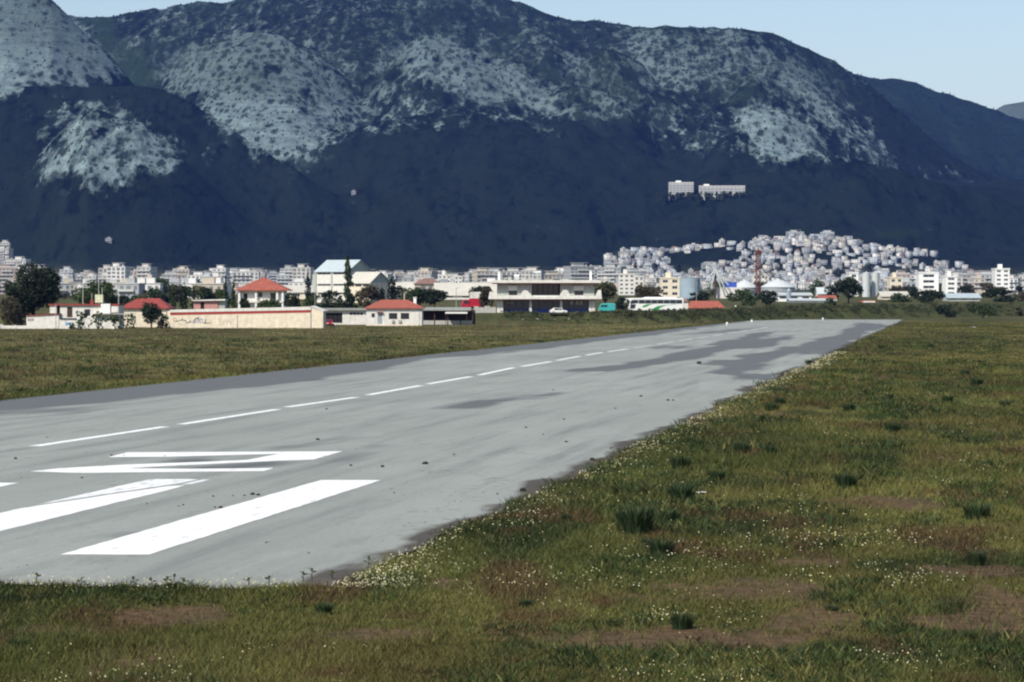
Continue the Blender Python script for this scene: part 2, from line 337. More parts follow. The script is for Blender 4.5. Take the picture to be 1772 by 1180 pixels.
# ---------------------------------------------------------------- ground sheet
def build_ground():
    az = np.concatenate([np.linspace(-180, -16, 30)[:-1], np.linspace(-16, 16, 321), np.linspace(16, 180, 30)[1:]])
    rr = np.concatenate([[2.0, 10, 20, 28], np.geomspace(34, 300, 230), np.geomspace(300, 1720, 130)[1:]])
    A, Rr = np.meshgrid(np.radians(az), rr); X = (Rr * np.sin(A)).ravel(); Y = (Rr * np.cos(A)).ravel()
    Z = np.where(Y > 300, near_z(X, Y), 0.0)
    n, s = nsw(X, Y); onrw = (n > N0 - 1) & (n < N1 + 1.5) & (s > S0 - 2) & (s < S1 + 2)
    Z = Z + np.where(onrw, -0.015, (fbm(X * 0.7, Y * 0.35, 12, 3) - 0.5) * 0.16 * sstep(1200, 200, Y))
    col, bare, earth = grass_col(X, Y)
    c = col * 0.75 * (1 - bare[:, None]) + earth[None] * bare[:, None]
    pl = sstep(660, 900, Y)[:, None]; d = Y - bank_line(X)
    bk = (sstep(-3, 3, d) * sstep(22, 8, d) * sstep(-32, -10, X))[:, None]
    g2 = np.array([0.050, 0.062, 0.026])[None] * (0.55 + 0.9 * fbm(X * 0.2, Y * 0.2, 41, 3))[:, None]
    c = c * (1 - 0.85 * bk) + g2 * 0.85 * bk
    c = c * (1 - 0.5 * pl) + np.array([0.075, 0.078, 0.040])[None] * 0.5 * pl
    nr, na = len(rr), len(az); i = np.arange(nr - 1)[:, None] * na + np.arange(na - 1)[None]
    q = np.stack([i, i + 1, i + na + 1, i + na], -1).reshape(-1, 4)
    me = np_mesh('ground', np.stack([X, Y, Z], -1), q[:, ::-1], c)
    m, t, b = nmat('turf'); v = objvec(t)
    cc = attr(t); n1 = noise(t, 3.0, 6, 0.7, v); n2 = noise(t, 0.5, 5, 0.6, objvec(t, (1, 0.35, 1)))
    cc = mixn(t, ramp(t, n1, 0.35, 0.7), mixn(t, 1.0, cc, (0.55, 0.6, 0.55), 'MULTIPLY'), mixn(t, 1.0, cc, (1.35, 1.3, 1.25), 'MULTIPLY'))
    cc = mixn(t, mth(t, 'MULTIPLY', ramp(t, n2, 0.52, 0.68), 0.55), cc, (0.022, 0.034, 0.014))
    t.links.new(cc, b.inputs['Base Color']); b.inputs['Roughness'].default_value = 0.95; b.inputs['Specular IOR Level'].default_value = 0.05
    bp = t.nodes.new('ShaderNodeBump'); bp.inputs['Strength'].default_value = 0.8; bp.inputs['Distance'].default_value = 0.12; t.links.new(n1, bp.inputs['Height']); t.links.new(bp.outputs[0], b.inputs['Normal'])
    o = link('ground', me, m, smooth=True); tag(o, kind='structure')
build_ground()

# ---------------------------------------------------------------- runway
STAINS = [  # darker asphalt, outlined in photo pixels, strength
    ([(-60, 698), (0, 692), (170, 676), (340, 654), (600, 628), (760, 612), (900, 597), (820, 616), (720, 622), (620, 643), (580, 653), (400, 673), (250, 689), (120, 700), (60, 706), (-60, 714)], 1.0),
    ([(780, 610), (900, 597), (1000, 586), (1100, 576), (1170, 566), (1250, 556), (1290, 556), (1180, 572), (1100, 584), (1000, 596), (900, 606), (800, 619)], 0.8),
    ([(690, 725), (760, 709), (880, 690), (935, 678), (975, 679), (900, 690), (915, 695), (850, 711), (800, 704), (740, 716)], 1.0),
    ([(925, 690), (970, 682), (960, 686), (930, 692)], 0.6),
    ([(620, 715), (700, 699), (730, 697), (690, 705), (640, 714)], 0.5),
    ([(965, 642), (1055, 645), (1180, 626), (1255, 606), (1330, 600), (1365, 580), (1290, 592), (1230, 600), (1170, 612), (1090, 632), (1040, 634)], 1.0),
    ([(1240, 632), (1268, 648), (1300, 648), (1325, 624), (1380, 610), (1460, 608), (1476, 594), (1470, 586), (1435, 582), (1380, 598), (1320, 610), (1245, 626)], 1.0),
    ([(1310, 648), (1360, 654), (1400, 648), (1365, 658), (1305, 652)], 0.9), ([(1380, 612), (1450, 608), (1440, 614), (1390, 614)], 0.8),
    ([(1470, 588), (1500, 574), (1540, 565), (1525, 560), (1490, 558), (1460, 574), (1440, 580)], 0.9),
    ([(1235, 596), (1300, 578), (1345, 572), (1320, 584), (1270, 598)], 0.7), ([(1120, 622), (1200, 606), (1260, 598), (1200, 616), (1140, 628)], 0.7), ([(1400, 596), (1450, 578), (1500, 566), (1480, 580), (1430, 596)], 0.7), ([(1160, 580), (1260, 570), (1330, 566), (1250, 576)], 0.45), ([(1290, 652), (1350, 644), (1420, 632), (1380, 646), (1320, 658)], 0.5), ([(1105, 600), (1160, 598), (1200, 600), (1140, 606)], 0.4),
    ([(560, 800), (650, 767), (690, 755), (640, 777), (590, 795), (560, 803)], 0.5), ([(480, 775), (560, 760), (600, 756), (560, 768), (500, 780)], 0.45),
    ([(190, 928), (240, 916), (250, 922), (205, 936)], 0.8), ([(290, 808), (370, 795), (400, 788), (330, 812)], 0.9), ([(330, 812), (420, 806), (480, 800), (430, 813)], 0.7),
    ([(430, 782), (470, 781), (460, 784), (435, 785)], 0.9), ([(-60, 794), (20, 780), (70, 770), (40, 782), (-60, 800)], 0.5),
    ([(-40, 714), (120, 706), (240, 700), (120, 712), (-40, 722)], 0.4), ([(-40, 730), (100, 715), (230, 702), (120, 718), (-40, 736)], 0.35),
    ([(120, 845), (150, 840), (160, 846), (130, 850)], 0.4), ([(1400, 606), (1420, 600), (1470, 600), (1450, 606)], 0.7)]
def build_runway():
    nn = np.concatenate([np.arange(N0, N1 - 2, 0.55), np.linspace(N1 - 2, N1, 8)]); ss = np.geomspace(S0, S1, 520)
    Nn, Ss = np.meshgrid(nn, ss); n = Nn.ravel().copy(); s = Ss.ravel().copy()
    wr = sstep(N1 - 4, N1, n); n = n + wr * (right_edge(s) - N1); wf = sstep(S0 + 8, S0, s); s = s + wf * (front_edge(n) - S0)
    n = n + sstep(N0 + 3, N0, n) * 0.6 * (fbm(s * 0.1, 9.1, 3) - 0.5)
    X = n * RN[0] + s * RD[0]; Y = n * RN[1] + s * RD[1]
    jn = (fbm(n * 0.6, s * 0.06, 51) - 0.5) * 4.0; js = (fbm(n * 0.5, s * 0.08, 52) - 0.5) * 16
    Xj = (n + jn) * RN[0] + (s + js * s / 300) * RD[0]; Yj = (n + jn) * RN[1] + (s + js * s / 300) * RD[1]
    px = CX + F * Xj / Yj; py = HOR + F * CAMH / Yj
    st = np.zeros(len(n))
    for poly, k in STAINS: st = np.maximum(st, inpoly(px, py, poly) * k)
    g = st.reshape(Nn.shape)
    for _ in range(2): g = (g + np.roll(g, 1, 0) + np.roll(g, -1, 0) + np.roll(g, 1, 1) + np.roll(g, -1, 1)) / 5
    st = g.ravel()
    edge = sstep(1.9, 0.2, (right_edge(s) - n) + 1.6 * (fbm(s * 0.22, n * 0.8, 61) - 0.35))       # earth and tar along the right-hand edge
    cols = np.stack([st, edge, sstep(S0 + 3.0, S0, s + (fbm(n, s, 71) - 0.5) * 2)], -1)
    na = len(nn); i = np.arange(len(ss) - 1)[:, None] * na + np.arange(na - 1)[None]
    q = np.stack([i, i + 1, i + na + 1, i + na], -1).reshape(-1, 4)
    me = np_mesh('runway', np.stack([n, s, np.full(len(n), 0.02)], -1), q, cols)
    m, t, b = nmat('asphalt'); cc = t.nodes.new('ShaderNodeSeparateColor'); t.links.new(attr(t), cc.inputs[0])
    v = objvec(t); streak = noise(t, 1.0, 6, 0.6, objvec(t, (0.8, 0.035, 1))); big = noise(t, 0.12, 5, 0.6, objvec(t, (1, 0.3, 1))); fine = noise(t, 26, 3, 0.7, v); blot = noise(t, 1.0, 6, 0.7, objvec(t, (1.1, 0.16, 1)))
    c = mixn(t, ramp(t, big, 0.3, 0.7), (0.232, 0.254, 0.232), (0.312, 0.334, 0.308))
    c = mixn(t, mth(t, 'MULTIPLY', ramp(t, streak, 0.48, 0.72), 0.7), c, (0.16, 0.172, 0.165))
    c = mixn(t, mth(t, 'MULTIPLY', ramp(t, blot, 0.56, 0.72), 0.4), c, (0.15, 0.155, 0.15))
    c = mixn(t, mth(t, 'MULTIPLY', ramp(t, blot, 0.42, 0.25), 0.35), c, (0.42, 0.43, 0.42))
    c = mixn(t, mth(t, 'MULTIPLY', ramp(t, fine, 0.4, 0.75), 0.4), c, (0.16, 0.16, 0.155))
    cr = t.nodes.new('ShaderNodeTexVoronoi'); cr.feature = 'DISTANCE_TO_EDGE'; cr.inputs['Scale'].default_value = 1.0; wv_ = t.nodes.new('ShaderNodeVectorMath'); wv_.operation = 'ADD'; nz_ = t.nodes.new('ShaderNodeTexNoise'); nz_.inputs['Scale'].default_value = 0.7; t.links.new(v, nz_.inputs['Vector']); t.links.new(objvec(t, (0.22, 0.09, 1)), wv_.inputs[0]); t.links.new(nz_.outputs['Color'], wv_.inputs[1]); t.links.new(wv_.outputs[0], cr.inputs['Vector'])
    c = mixn(t, mth(t, 'MULTIPLY', mth(t, 'MULTIPLY', ramp(t, cr.outputs['Distance'], 0.012, 0.002), ramp(t, big, 0.42, 0.6)), 0.55), c, (0.08, 0.085, 0.08))
    spk = noise(t, 7.0, 4, 0.75, objvec(t, (1, 0.5, 1))); c = mixn(t, mth(t, 'MULTIPLY', ramp(t, spk, 0.56, 0.74), 0.6), c, (0.12, 0.122, 0.115)); c = mixn(t, mth(t, 'MULTIPLY', ramp(t, spk, 0.40, 0.25), 0.3), c, (0.42, 0.43, 0.41))
    sf = mth(t, 'MULTIPLY', ramp(t, mth(t, 'ADD', cc.outputs[0], mth(t, 'MULTIPLY', mth(t, 'SUBTRACT', streak, 0.5), 0.7)), 0.06, 0.5), 0.9)
    c = mixn(t, sf, c, (0.098, 0.106, 0.112))
    ef = ramp(t, mth(t, 'ADD', cc.outputs[1], mth(t, 'MULTIPLY', mth(t, 'SUBTRACT', blot, 0.5), 0.9)), 0.45, 0.8)
    c = mixn(t, mth(t, 'MULTIPLY', ef, 0.9), c, (0.055, 0.046, 0.038))
    c = mixn(t, mth(t, 'MULTIPLY', cc.outputs[2], 0.2), c, (0.2, 0.18, 0.14))
    t.links.new(c, b.inputs['Base Color']); b.inputs['Roughness'].default_value = 0.92; b.inputs['Specular IOR Level'].default_value = 0.15
    bp = t.nodes.new('ShaderNodeBump'); bp.inputs['Strength'].default_value = 0.3; bp.inputs['Distance'].default_value = 0.02; t.links.new(fine, bp.inputs['Height']); t.links.new(bp.outputs[0], b.inputs['Normal'])
    MAT['asphalt'] = m
    o = link('runway', me, m, smooth=True); o.rotation_euler = (0, 0, -RA); tag(o, kind='structure'); return o
runway = build_runway()
# paint
def paintmat(name, thr, worn):
    m, t, b = nmat(name); n = noise(t, 1.0, 6, 0.75, objvec(t, (4.0, 0.8, 1))); n2 = noise(t, 30, 3, 0.7, objvec(t))
    f = mth(t, 'MULTIPLY', ramp(t, mth(t, 'ADD', n, mth(t, 'MULTIPLY', n2, 0.25)), thr, thr + 0.12), worn)
    t.links.new(mixn(t, f, (0.78, 0.785, 0.77), (0.30, 0.31, 0.31)), b.inputs['Base Color']); b.inputs['Roughness'].default_value = 0.7; MAT[name] = m
paintmat('road_paint', 0.66, 0.55); paintmat('worn_paint', 0.60, 0.6); paintmat('faded_paint', 0.50, 0.85)
def painted(name, poly, mat='road_paint', px=True):
    me = bpy.data.meshes.new(name); base_ = [ns(*p) if px else p for p in poly]; pts = []; gj = random.Random(len(name) + int(base_[0][1] * 10))
    for (p, q_) in zip(base_, base_[1:] + base_[:1]):
        L_ = math.hypot(q_[0] - p[0], q_[1] - p[1]); m_ = max(1, int(L_ / .5))
        for u in range(m_): jt = .022 if u else 0; pts.append((p[0] + (q_[0] - p[0]) * u / m_ + gj.uniform(-jt, jt), p[1] + (q_[1] - p[1]) * u / m_ + gj.uniform(-jt, jt)))
    bm = bmesh.new(); vs_ = [bm.verts.new((a, s, 0.026)) for a, s in pts]; f = bm.faces.new(vs_); f.normal_update()
    if f.normal.z < 0: f.normal_flip()
    bmesh.ops.triangulate(bm, faces=bm.faces[:]); bm.to_mesh(me); bm.free()
    return link(name, me, MAT[mat], runway)
b1 = [(104, 961.5), (258, 961.5), (660, 832), (555, 832)]; painted('threshold_bar', b1)
nbar = [ns(*p) for p in b1]; sN, sF = (nbar[0][1] + nbar[1][1]) / 2, (nbar[2][1] + nbar[3][1]) / 2
e2 = ns(345, 836)[0]                                                     # right-hand side of the next bar
wbar = nbar[1][0] - nbar[0][0]; step = nbar[2][0] - e2
a0, a1 = e2 - wbar, e2
s2 = lambda f: sN + (sF - sN) * f
painted('threshold_bar', [(a0, sN), (a1, sN), (a1, s2(0.80)), (a1 - 0.05, s2(0.88)), (a1 - 0.45, s2(0.86)), (a1 - 0.95, s2(0.75)), (a0, s2(0.50))], 'road_paint', False)
painted('threshold_bar', [(a0, s2(0.55)), (a1 - 0.98, s2(0.79)), (a1 - 0.52, s2(0.90)), (a1 - 0.40, s2(0.985)), (a1 - 0.75, s2(0.99)), (a0 + 0.15, s2(0.985)), (a0, s2(0.97))], 'worn_paint', False)
painted('threshold_bar', [(a1 - 0.30, s2(0.89)), (a1, s2(0.905)), (a1, s2(0.985)), (a1 - 0.24, s2(0.985))], 'worn_paint', False)
t3, s3 = ns(33, 837); painted('threshold_bar', [(t3 - wbar, sN), (t3, sN), (t3, s3), (t3 - wbar, s3)], 'road_paint', False)
painted('threshold_bar', [(a0 - 2 * step, sN), (a1 - 2 * step, sN), (a1 - 2 * step, sF), (a0 - 2 * step, sF)], 'road_paint', False)
q = lambda x, y: (x / 2.95, 560 + y / 2.95)
painted('painted_numeral', [q(555, 685), q(650, 660), q(1750, 655), q(1600, 697), q(1420, 703), q(1265, 711), q(900, 728), q(640, 742), q(1000, 745), q(1395, 741), q(1350, 756), q(900, 761), q(400, 766), q(150, 758), q(300, 742), q(640, 723), q(1000, 710), q(1265, 699), q(1420, 668), q(850, 683)])
DASH = [((60, 773), (286, 739)), ((313, 735), (480, 709)), ((497, 705), (616, 688)), ((637, 684), (728, 667.5)), ((740, 665), (815, 652)), ((829, 649.5), (889, 636.5)), ((903, 634.5), (953, 626)), ((964, 624), (1004, 616.5)), ((1014, 615), (1043, 610)), ((1051, 609), (1086, 604))]
def dash(pa, pb, mat):
    painted('centreline_dash', [(pa[0] - .24, pa[1]), (pa[0] + .24, pa[1]), (pb[0] + .24, pb[1]), (pb[0] - .24, pb[1])], mat, False)
for k, (pa, pb) in enumerate(DASH): dash(ns(*pa), ns(*pb), 'road_paint' if k < 7 else 'worn_paint')
n_l, s_l = ns(*DASH[-1][1])
for k in range(9): dash((n_l, s_l + 5 + 28 * k), (n_l, s_l + 27 + 28 * k), 'faded_paint')

# ---------------------------------------------------------------- mountain
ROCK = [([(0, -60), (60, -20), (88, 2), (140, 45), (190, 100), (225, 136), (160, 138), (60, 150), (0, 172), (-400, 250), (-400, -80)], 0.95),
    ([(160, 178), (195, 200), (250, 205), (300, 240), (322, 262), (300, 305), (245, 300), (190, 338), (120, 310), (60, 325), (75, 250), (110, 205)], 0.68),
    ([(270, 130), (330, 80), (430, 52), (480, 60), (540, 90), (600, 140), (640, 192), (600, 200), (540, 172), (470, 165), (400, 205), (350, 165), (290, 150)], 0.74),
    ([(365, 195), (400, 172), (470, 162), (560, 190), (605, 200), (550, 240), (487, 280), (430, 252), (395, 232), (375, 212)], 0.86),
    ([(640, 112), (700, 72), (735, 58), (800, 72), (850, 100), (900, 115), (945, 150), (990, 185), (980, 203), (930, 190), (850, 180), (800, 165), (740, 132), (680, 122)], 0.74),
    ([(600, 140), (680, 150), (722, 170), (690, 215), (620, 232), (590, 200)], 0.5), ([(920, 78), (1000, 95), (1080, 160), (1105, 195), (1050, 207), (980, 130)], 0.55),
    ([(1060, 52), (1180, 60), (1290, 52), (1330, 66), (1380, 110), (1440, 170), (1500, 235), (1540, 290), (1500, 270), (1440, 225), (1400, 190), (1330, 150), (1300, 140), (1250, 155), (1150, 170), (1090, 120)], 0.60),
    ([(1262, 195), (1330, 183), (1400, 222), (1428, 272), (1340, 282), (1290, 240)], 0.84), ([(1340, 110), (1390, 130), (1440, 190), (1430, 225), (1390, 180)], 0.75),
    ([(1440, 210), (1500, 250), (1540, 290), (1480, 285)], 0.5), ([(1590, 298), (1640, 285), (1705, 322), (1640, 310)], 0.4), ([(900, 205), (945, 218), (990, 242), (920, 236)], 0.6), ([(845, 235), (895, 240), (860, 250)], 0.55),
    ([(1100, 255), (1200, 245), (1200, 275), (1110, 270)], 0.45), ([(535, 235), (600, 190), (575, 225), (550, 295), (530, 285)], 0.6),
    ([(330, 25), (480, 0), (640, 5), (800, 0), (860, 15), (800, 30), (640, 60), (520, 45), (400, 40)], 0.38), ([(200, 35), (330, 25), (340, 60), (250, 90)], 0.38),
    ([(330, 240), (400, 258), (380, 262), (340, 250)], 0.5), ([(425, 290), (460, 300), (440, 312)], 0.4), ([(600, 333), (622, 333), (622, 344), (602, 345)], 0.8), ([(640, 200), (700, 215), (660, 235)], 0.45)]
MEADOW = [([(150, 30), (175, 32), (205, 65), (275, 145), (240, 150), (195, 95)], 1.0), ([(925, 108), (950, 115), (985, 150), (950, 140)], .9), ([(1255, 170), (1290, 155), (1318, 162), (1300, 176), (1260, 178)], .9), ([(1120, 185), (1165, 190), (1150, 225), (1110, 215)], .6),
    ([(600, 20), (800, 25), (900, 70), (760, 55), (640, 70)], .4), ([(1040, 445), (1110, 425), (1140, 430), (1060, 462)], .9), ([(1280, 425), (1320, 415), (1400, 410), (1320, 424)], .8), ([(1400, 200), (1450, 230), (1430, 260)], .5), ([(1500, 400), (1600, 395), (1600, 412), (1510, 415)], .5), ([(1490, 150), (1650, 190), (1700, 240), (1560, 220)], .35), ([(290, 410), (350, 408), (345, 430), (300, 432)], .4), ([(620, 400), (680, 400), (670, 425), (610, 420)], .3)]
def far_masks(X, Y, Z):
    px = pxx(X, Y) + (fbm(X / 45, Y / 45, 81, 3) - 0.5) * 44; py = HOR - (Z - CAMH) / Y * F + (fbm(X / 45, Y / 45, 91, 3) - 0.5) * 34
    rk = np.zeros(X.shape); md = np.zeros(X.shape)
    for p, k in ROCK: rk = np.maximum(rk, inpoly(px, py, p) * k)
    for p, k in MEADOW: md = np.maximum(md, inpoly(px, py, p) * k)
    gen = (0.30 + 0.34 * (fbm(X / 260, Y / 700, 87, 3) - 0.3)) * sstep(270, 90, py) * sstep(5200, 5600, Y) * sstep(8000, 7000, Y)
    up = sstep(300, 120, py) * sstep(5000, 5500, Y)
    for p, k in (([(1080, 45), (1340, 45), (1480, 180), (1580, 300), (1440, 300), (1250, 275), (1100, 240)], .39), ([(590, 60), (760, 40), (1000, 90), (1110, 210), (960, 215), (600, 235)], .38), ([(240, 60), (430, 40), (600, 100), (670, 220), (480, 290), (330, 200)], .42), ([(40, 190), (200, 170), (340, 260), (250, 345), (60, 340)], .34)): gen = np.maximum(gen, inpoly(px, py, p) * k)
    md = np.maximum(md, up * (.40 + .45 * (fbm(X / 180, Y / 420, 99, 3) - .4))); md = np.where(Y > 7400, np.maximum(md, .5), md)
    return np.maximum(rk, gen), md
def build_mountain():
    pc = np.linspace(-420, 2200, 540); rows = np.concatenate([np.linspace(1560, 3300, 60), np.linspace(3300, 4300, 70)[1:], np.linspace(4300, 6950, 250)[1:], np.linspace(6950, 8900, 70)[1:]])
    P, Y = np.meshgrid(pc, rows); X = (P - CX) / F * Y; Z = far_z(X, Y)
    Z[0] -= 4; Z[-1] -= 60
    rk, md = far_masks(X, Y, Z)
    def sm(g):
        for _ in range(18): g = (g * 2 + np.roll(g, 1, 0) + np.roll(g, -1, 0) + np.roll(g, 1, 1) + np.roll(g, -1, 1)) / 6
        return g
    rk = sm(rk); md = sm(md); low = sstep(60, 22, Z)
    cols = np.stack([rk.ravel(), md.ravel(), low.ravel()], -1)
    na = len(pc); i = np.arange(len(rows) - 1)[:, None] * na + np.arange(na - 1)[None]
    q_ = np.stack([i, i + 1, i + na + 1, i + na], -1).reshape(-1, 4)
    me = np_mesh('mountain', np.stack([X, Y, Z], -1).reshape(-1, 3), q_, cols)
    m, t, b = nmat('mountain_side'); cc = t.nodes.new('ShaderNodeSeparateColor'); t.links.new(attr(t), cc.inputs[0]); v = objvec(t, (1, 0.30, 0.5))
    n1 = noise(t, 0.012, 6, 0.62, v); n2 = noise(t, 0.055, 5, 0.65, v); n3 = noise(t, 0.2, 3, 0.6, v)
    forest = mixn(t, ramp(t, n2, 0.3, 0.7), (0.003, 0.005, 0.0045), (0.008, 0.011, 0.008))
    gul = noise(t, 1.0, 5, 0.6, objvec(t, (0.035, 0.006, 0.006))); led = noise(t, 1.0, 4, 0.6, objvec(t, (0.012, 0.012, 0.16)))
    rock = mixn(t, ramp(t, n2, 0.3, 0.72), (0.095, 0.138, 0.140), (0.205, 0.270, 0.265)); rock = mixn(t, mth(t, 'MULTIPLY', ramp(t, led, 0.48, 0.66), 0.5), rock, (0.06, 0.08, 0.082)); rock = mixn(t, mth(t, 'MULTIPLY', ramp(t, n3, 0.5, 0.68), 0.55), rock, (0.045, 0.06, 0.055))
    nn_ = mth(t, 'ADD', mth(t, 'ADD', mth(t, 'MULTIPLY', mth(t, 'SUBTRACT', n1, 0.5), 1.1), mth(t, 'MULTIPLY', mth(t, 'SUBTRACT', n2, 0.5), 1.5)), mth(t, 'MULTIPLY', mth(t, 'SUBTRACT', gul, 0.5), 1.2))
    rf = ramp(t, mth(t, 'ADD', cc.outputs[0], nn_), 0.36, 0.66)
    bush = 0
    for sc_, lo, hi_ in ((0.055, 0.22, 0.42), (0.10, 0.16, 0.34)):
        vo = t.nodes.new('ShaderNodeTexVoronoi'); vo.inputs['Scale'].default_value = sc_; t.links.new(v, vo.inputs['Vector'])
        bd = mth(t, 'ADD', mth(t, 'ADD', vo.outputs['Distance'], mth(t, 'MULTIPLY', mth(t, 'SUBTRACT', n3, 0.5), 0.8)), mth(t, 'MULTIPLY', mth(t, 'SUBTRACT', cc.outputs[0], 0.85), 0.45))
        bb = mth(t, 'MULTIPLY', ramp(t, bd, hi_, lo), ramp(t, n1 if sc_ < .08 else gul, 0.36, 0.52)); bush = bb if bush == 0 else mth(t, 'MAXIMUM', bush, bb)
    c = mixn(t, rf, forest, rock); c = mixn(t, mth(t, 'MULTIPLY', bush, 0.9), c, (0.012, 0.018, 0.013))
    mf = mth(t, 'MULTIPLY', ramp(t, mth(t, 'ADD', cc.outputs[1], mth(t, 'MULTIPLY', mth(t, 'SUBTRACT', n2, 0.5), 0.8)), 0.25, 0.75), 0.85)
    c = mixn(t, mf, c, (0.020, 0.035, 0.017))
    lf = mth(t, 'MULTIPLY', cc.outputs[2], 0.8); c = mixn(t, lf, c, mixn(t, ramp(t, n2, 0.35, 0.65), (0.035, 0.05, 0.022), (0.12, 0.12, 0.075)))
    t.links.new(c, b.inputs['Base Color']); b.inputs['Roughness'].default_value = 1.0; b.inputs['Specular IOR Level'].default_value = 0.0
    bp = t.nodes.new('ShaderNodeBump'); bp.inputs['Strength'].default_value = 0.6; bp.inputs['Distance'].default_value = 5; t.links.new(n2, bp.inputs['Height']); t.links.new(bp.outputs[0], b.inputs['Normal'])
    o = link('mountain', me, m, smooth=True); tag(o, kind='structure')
    # a farther, paler hill
    pc2 = np.linspace(1500, 2500, 90); r2 = np.linspace(11500, 15500, 50); P, Y = np.meshgrid(pc2, r2); X = (P - CX) / F * Y
    yy = np.interp(P, [1500, 1640, 1700, 1735, 1772, 1850, 2000, 2500], [420, 300, 205, 181, 175, 165, 150, 240]); H = CAMH + (HOR - yy) / F * 13800
    Z2 = H - np.where(Y < 13800, 0.42, 0.3) * np.abs(Y - 13800) + (fbm(X / 300, Y / 500, 3) - 0.5) * 60
    na = len(pc2); i = np.arange(len(r2) - 1)[:, None] * na + np.arange(na - 1)[None]; q_ = np.stack([i, i + 1, i + na + 1, i + na], -1).reshape(-1, 4)
    me = np_mesh('far_hill', np.stack([X, Y, np.maximum(Z2, -0.5)], -1).reshape(-1, 3), q_); o = link('far_hill', me, plain('far_hill', (0.07, 0.09, 0.05), 1, 0.3, 0.01), smooth=True); tag(o, kind='structure')
build_mountain()
def build_forest():
    n = 100000
    px = rng.uniform(-330, 2100, n); Y = np.sqrt(rng.uniform(3500 ** 2, 7000 ** 2, n)); far = rng.random(n) < 0.12; Y = np.where(far, rng.uniform(6900, 8300, n), Y)
    X = (px - CX) / F * Y; Z = far_z(X, Y); rk, md = far_masks(X, Y, Z)
    keep = (Z > 48) & (rng.random(n) < np.where(rk > 0.3, 0.55 * (1.05 - rk), 1.0) * (1 - 0.85 * md))
    cr = [q_ for q_ in LAYERS if q_[0][0] == (900, 505, 4150)][0]
    keep &= (rk > .3) | (Y > 6300)
    keep &= ~((px > 940) & (px < 1690) & (Y < 4420) & (rng.random(n) < 0.93))
    X, Y, Z, rk = X[keep], Y[keep], Z[keep], rk[keep]; k = len(X)
    h = rng.uniform(3, 6, k) * np.where(rk > .3, .75, 1); r_ = h * rng.uniform(0.34, 0.55, k); a = rng.uniform(0, 6.28, k)
    base = np.stack([X, Y, Z - 0.5], -1); V = np.empty((k, 6, 3))
    for j in range(4):
        t_ = a + j * math.pi / 2; rj = r_ * rng.uniform(0.8, 1.2, k)
        V[:, j] = base + np.stack([rj * np.cos(t_), rj * np.sin(t_), h * rng.uniform(0.3, 0.5, k)], -1)
    V[:, 4] = base; V[:, 5] = base + np.stack([0 * h, 0 * h, h], -1)
    f = np.array([[0, 1, 5], [1, 2, 5], [2, 3, 5], [3, 0, 5], [1, 0, 4], [2, 1, 4], [3, 2, 4], [0, 3, 4]])
    Fa = (f[None] + (np.arange(k) * 6)[:, None, None]).reshape(-1, 3)
    tone = rng.uniform(0.8, 1.15, k)[:, None] * np.array([0.012, 0.016, 0.011])[None]; gr = (fbm(X / 220, Y / 220, 77, 3) > 0.6)[:, None]
    tone = np.where(gr, tone * np.array([1.7, 1.75, 1.3])[None], tone)
    me = np_mesh('mountain_forest', V.reshape(-1, 3), Fa, np.repeat(tone, 6, 0)); o = link('mountain_forest', me, MAT['wood_mass'], smooth=True)
    tag(o, 'dark wood and scrub covering the slopes of the mountain', 'forest', kind='stuff')
build_forest()

# ---------------------------------------------------------------- trees
def leaf_mesh(name, lobes, n, size, cols, seed, droop=0.0):
    g = np.random.default_rng(seed); L = np.array(lobes, float); wt = (L[:, 3] * L[:, 4] * L[:, 5]) ** 0.7; wt /= wt.sum()
    k = g.choice(len(L), n, p=wt); d = g.normal(size=(n, 3)); d /= np.linalg.norm(d, axis=1)[:, None]; r = g.random(n) ** 0.33 * (0.86 + 0.22 * g.random(n))
    P = L[k, :3] + d * r[:, None] * L[k, 3:6]
    u = g.normal(size=(n, 3)); u /= np.linalg.norm(u, axis=1)[:, None]; v = g.normal(size=(n, 3)); v -= (v * u).sum(1)[:, None] * u; v /= np.linalg.norm(v, axis=1)[:, None]
    s = size * g.uniform(0.55, 1.35, n)[:, None]; V = np.stack([P - u * s, P + v * s * 0.62, P + u * s, P - v * s * 0.62], 1).reshape(-1, 3)
    f = np.arange(n * 4).reshape(-1, 4); c0, c1 = np.array(cols[0]), np.array(cols[1])
    tone = g.random(len(L))[k] * 0.6 + g.random(n) * 0.4; c = c0[None] * (1 - tone[:, None]) + c1[None] * tone[:, None]
    return np_mesh(name, V, f, np.repeat(c, 4, 0))
DK = ((0.010, 0.020, 0.010), (0.030, 0.045, 0.018)); MG = ((0.022, 0.042, 0.014), (0.065, 0.095, 0.030)); OL = ((0.040, 0.055, 0.020), (0.105, 0.110, 0.045)); BR = ((0.040, 0.036, 0.022), (0.105, 0.090, 0.055)); CYP = ((0.006, 0.013, 0.008), (0.018, 0.030, 0.014))
TSEED = [100]
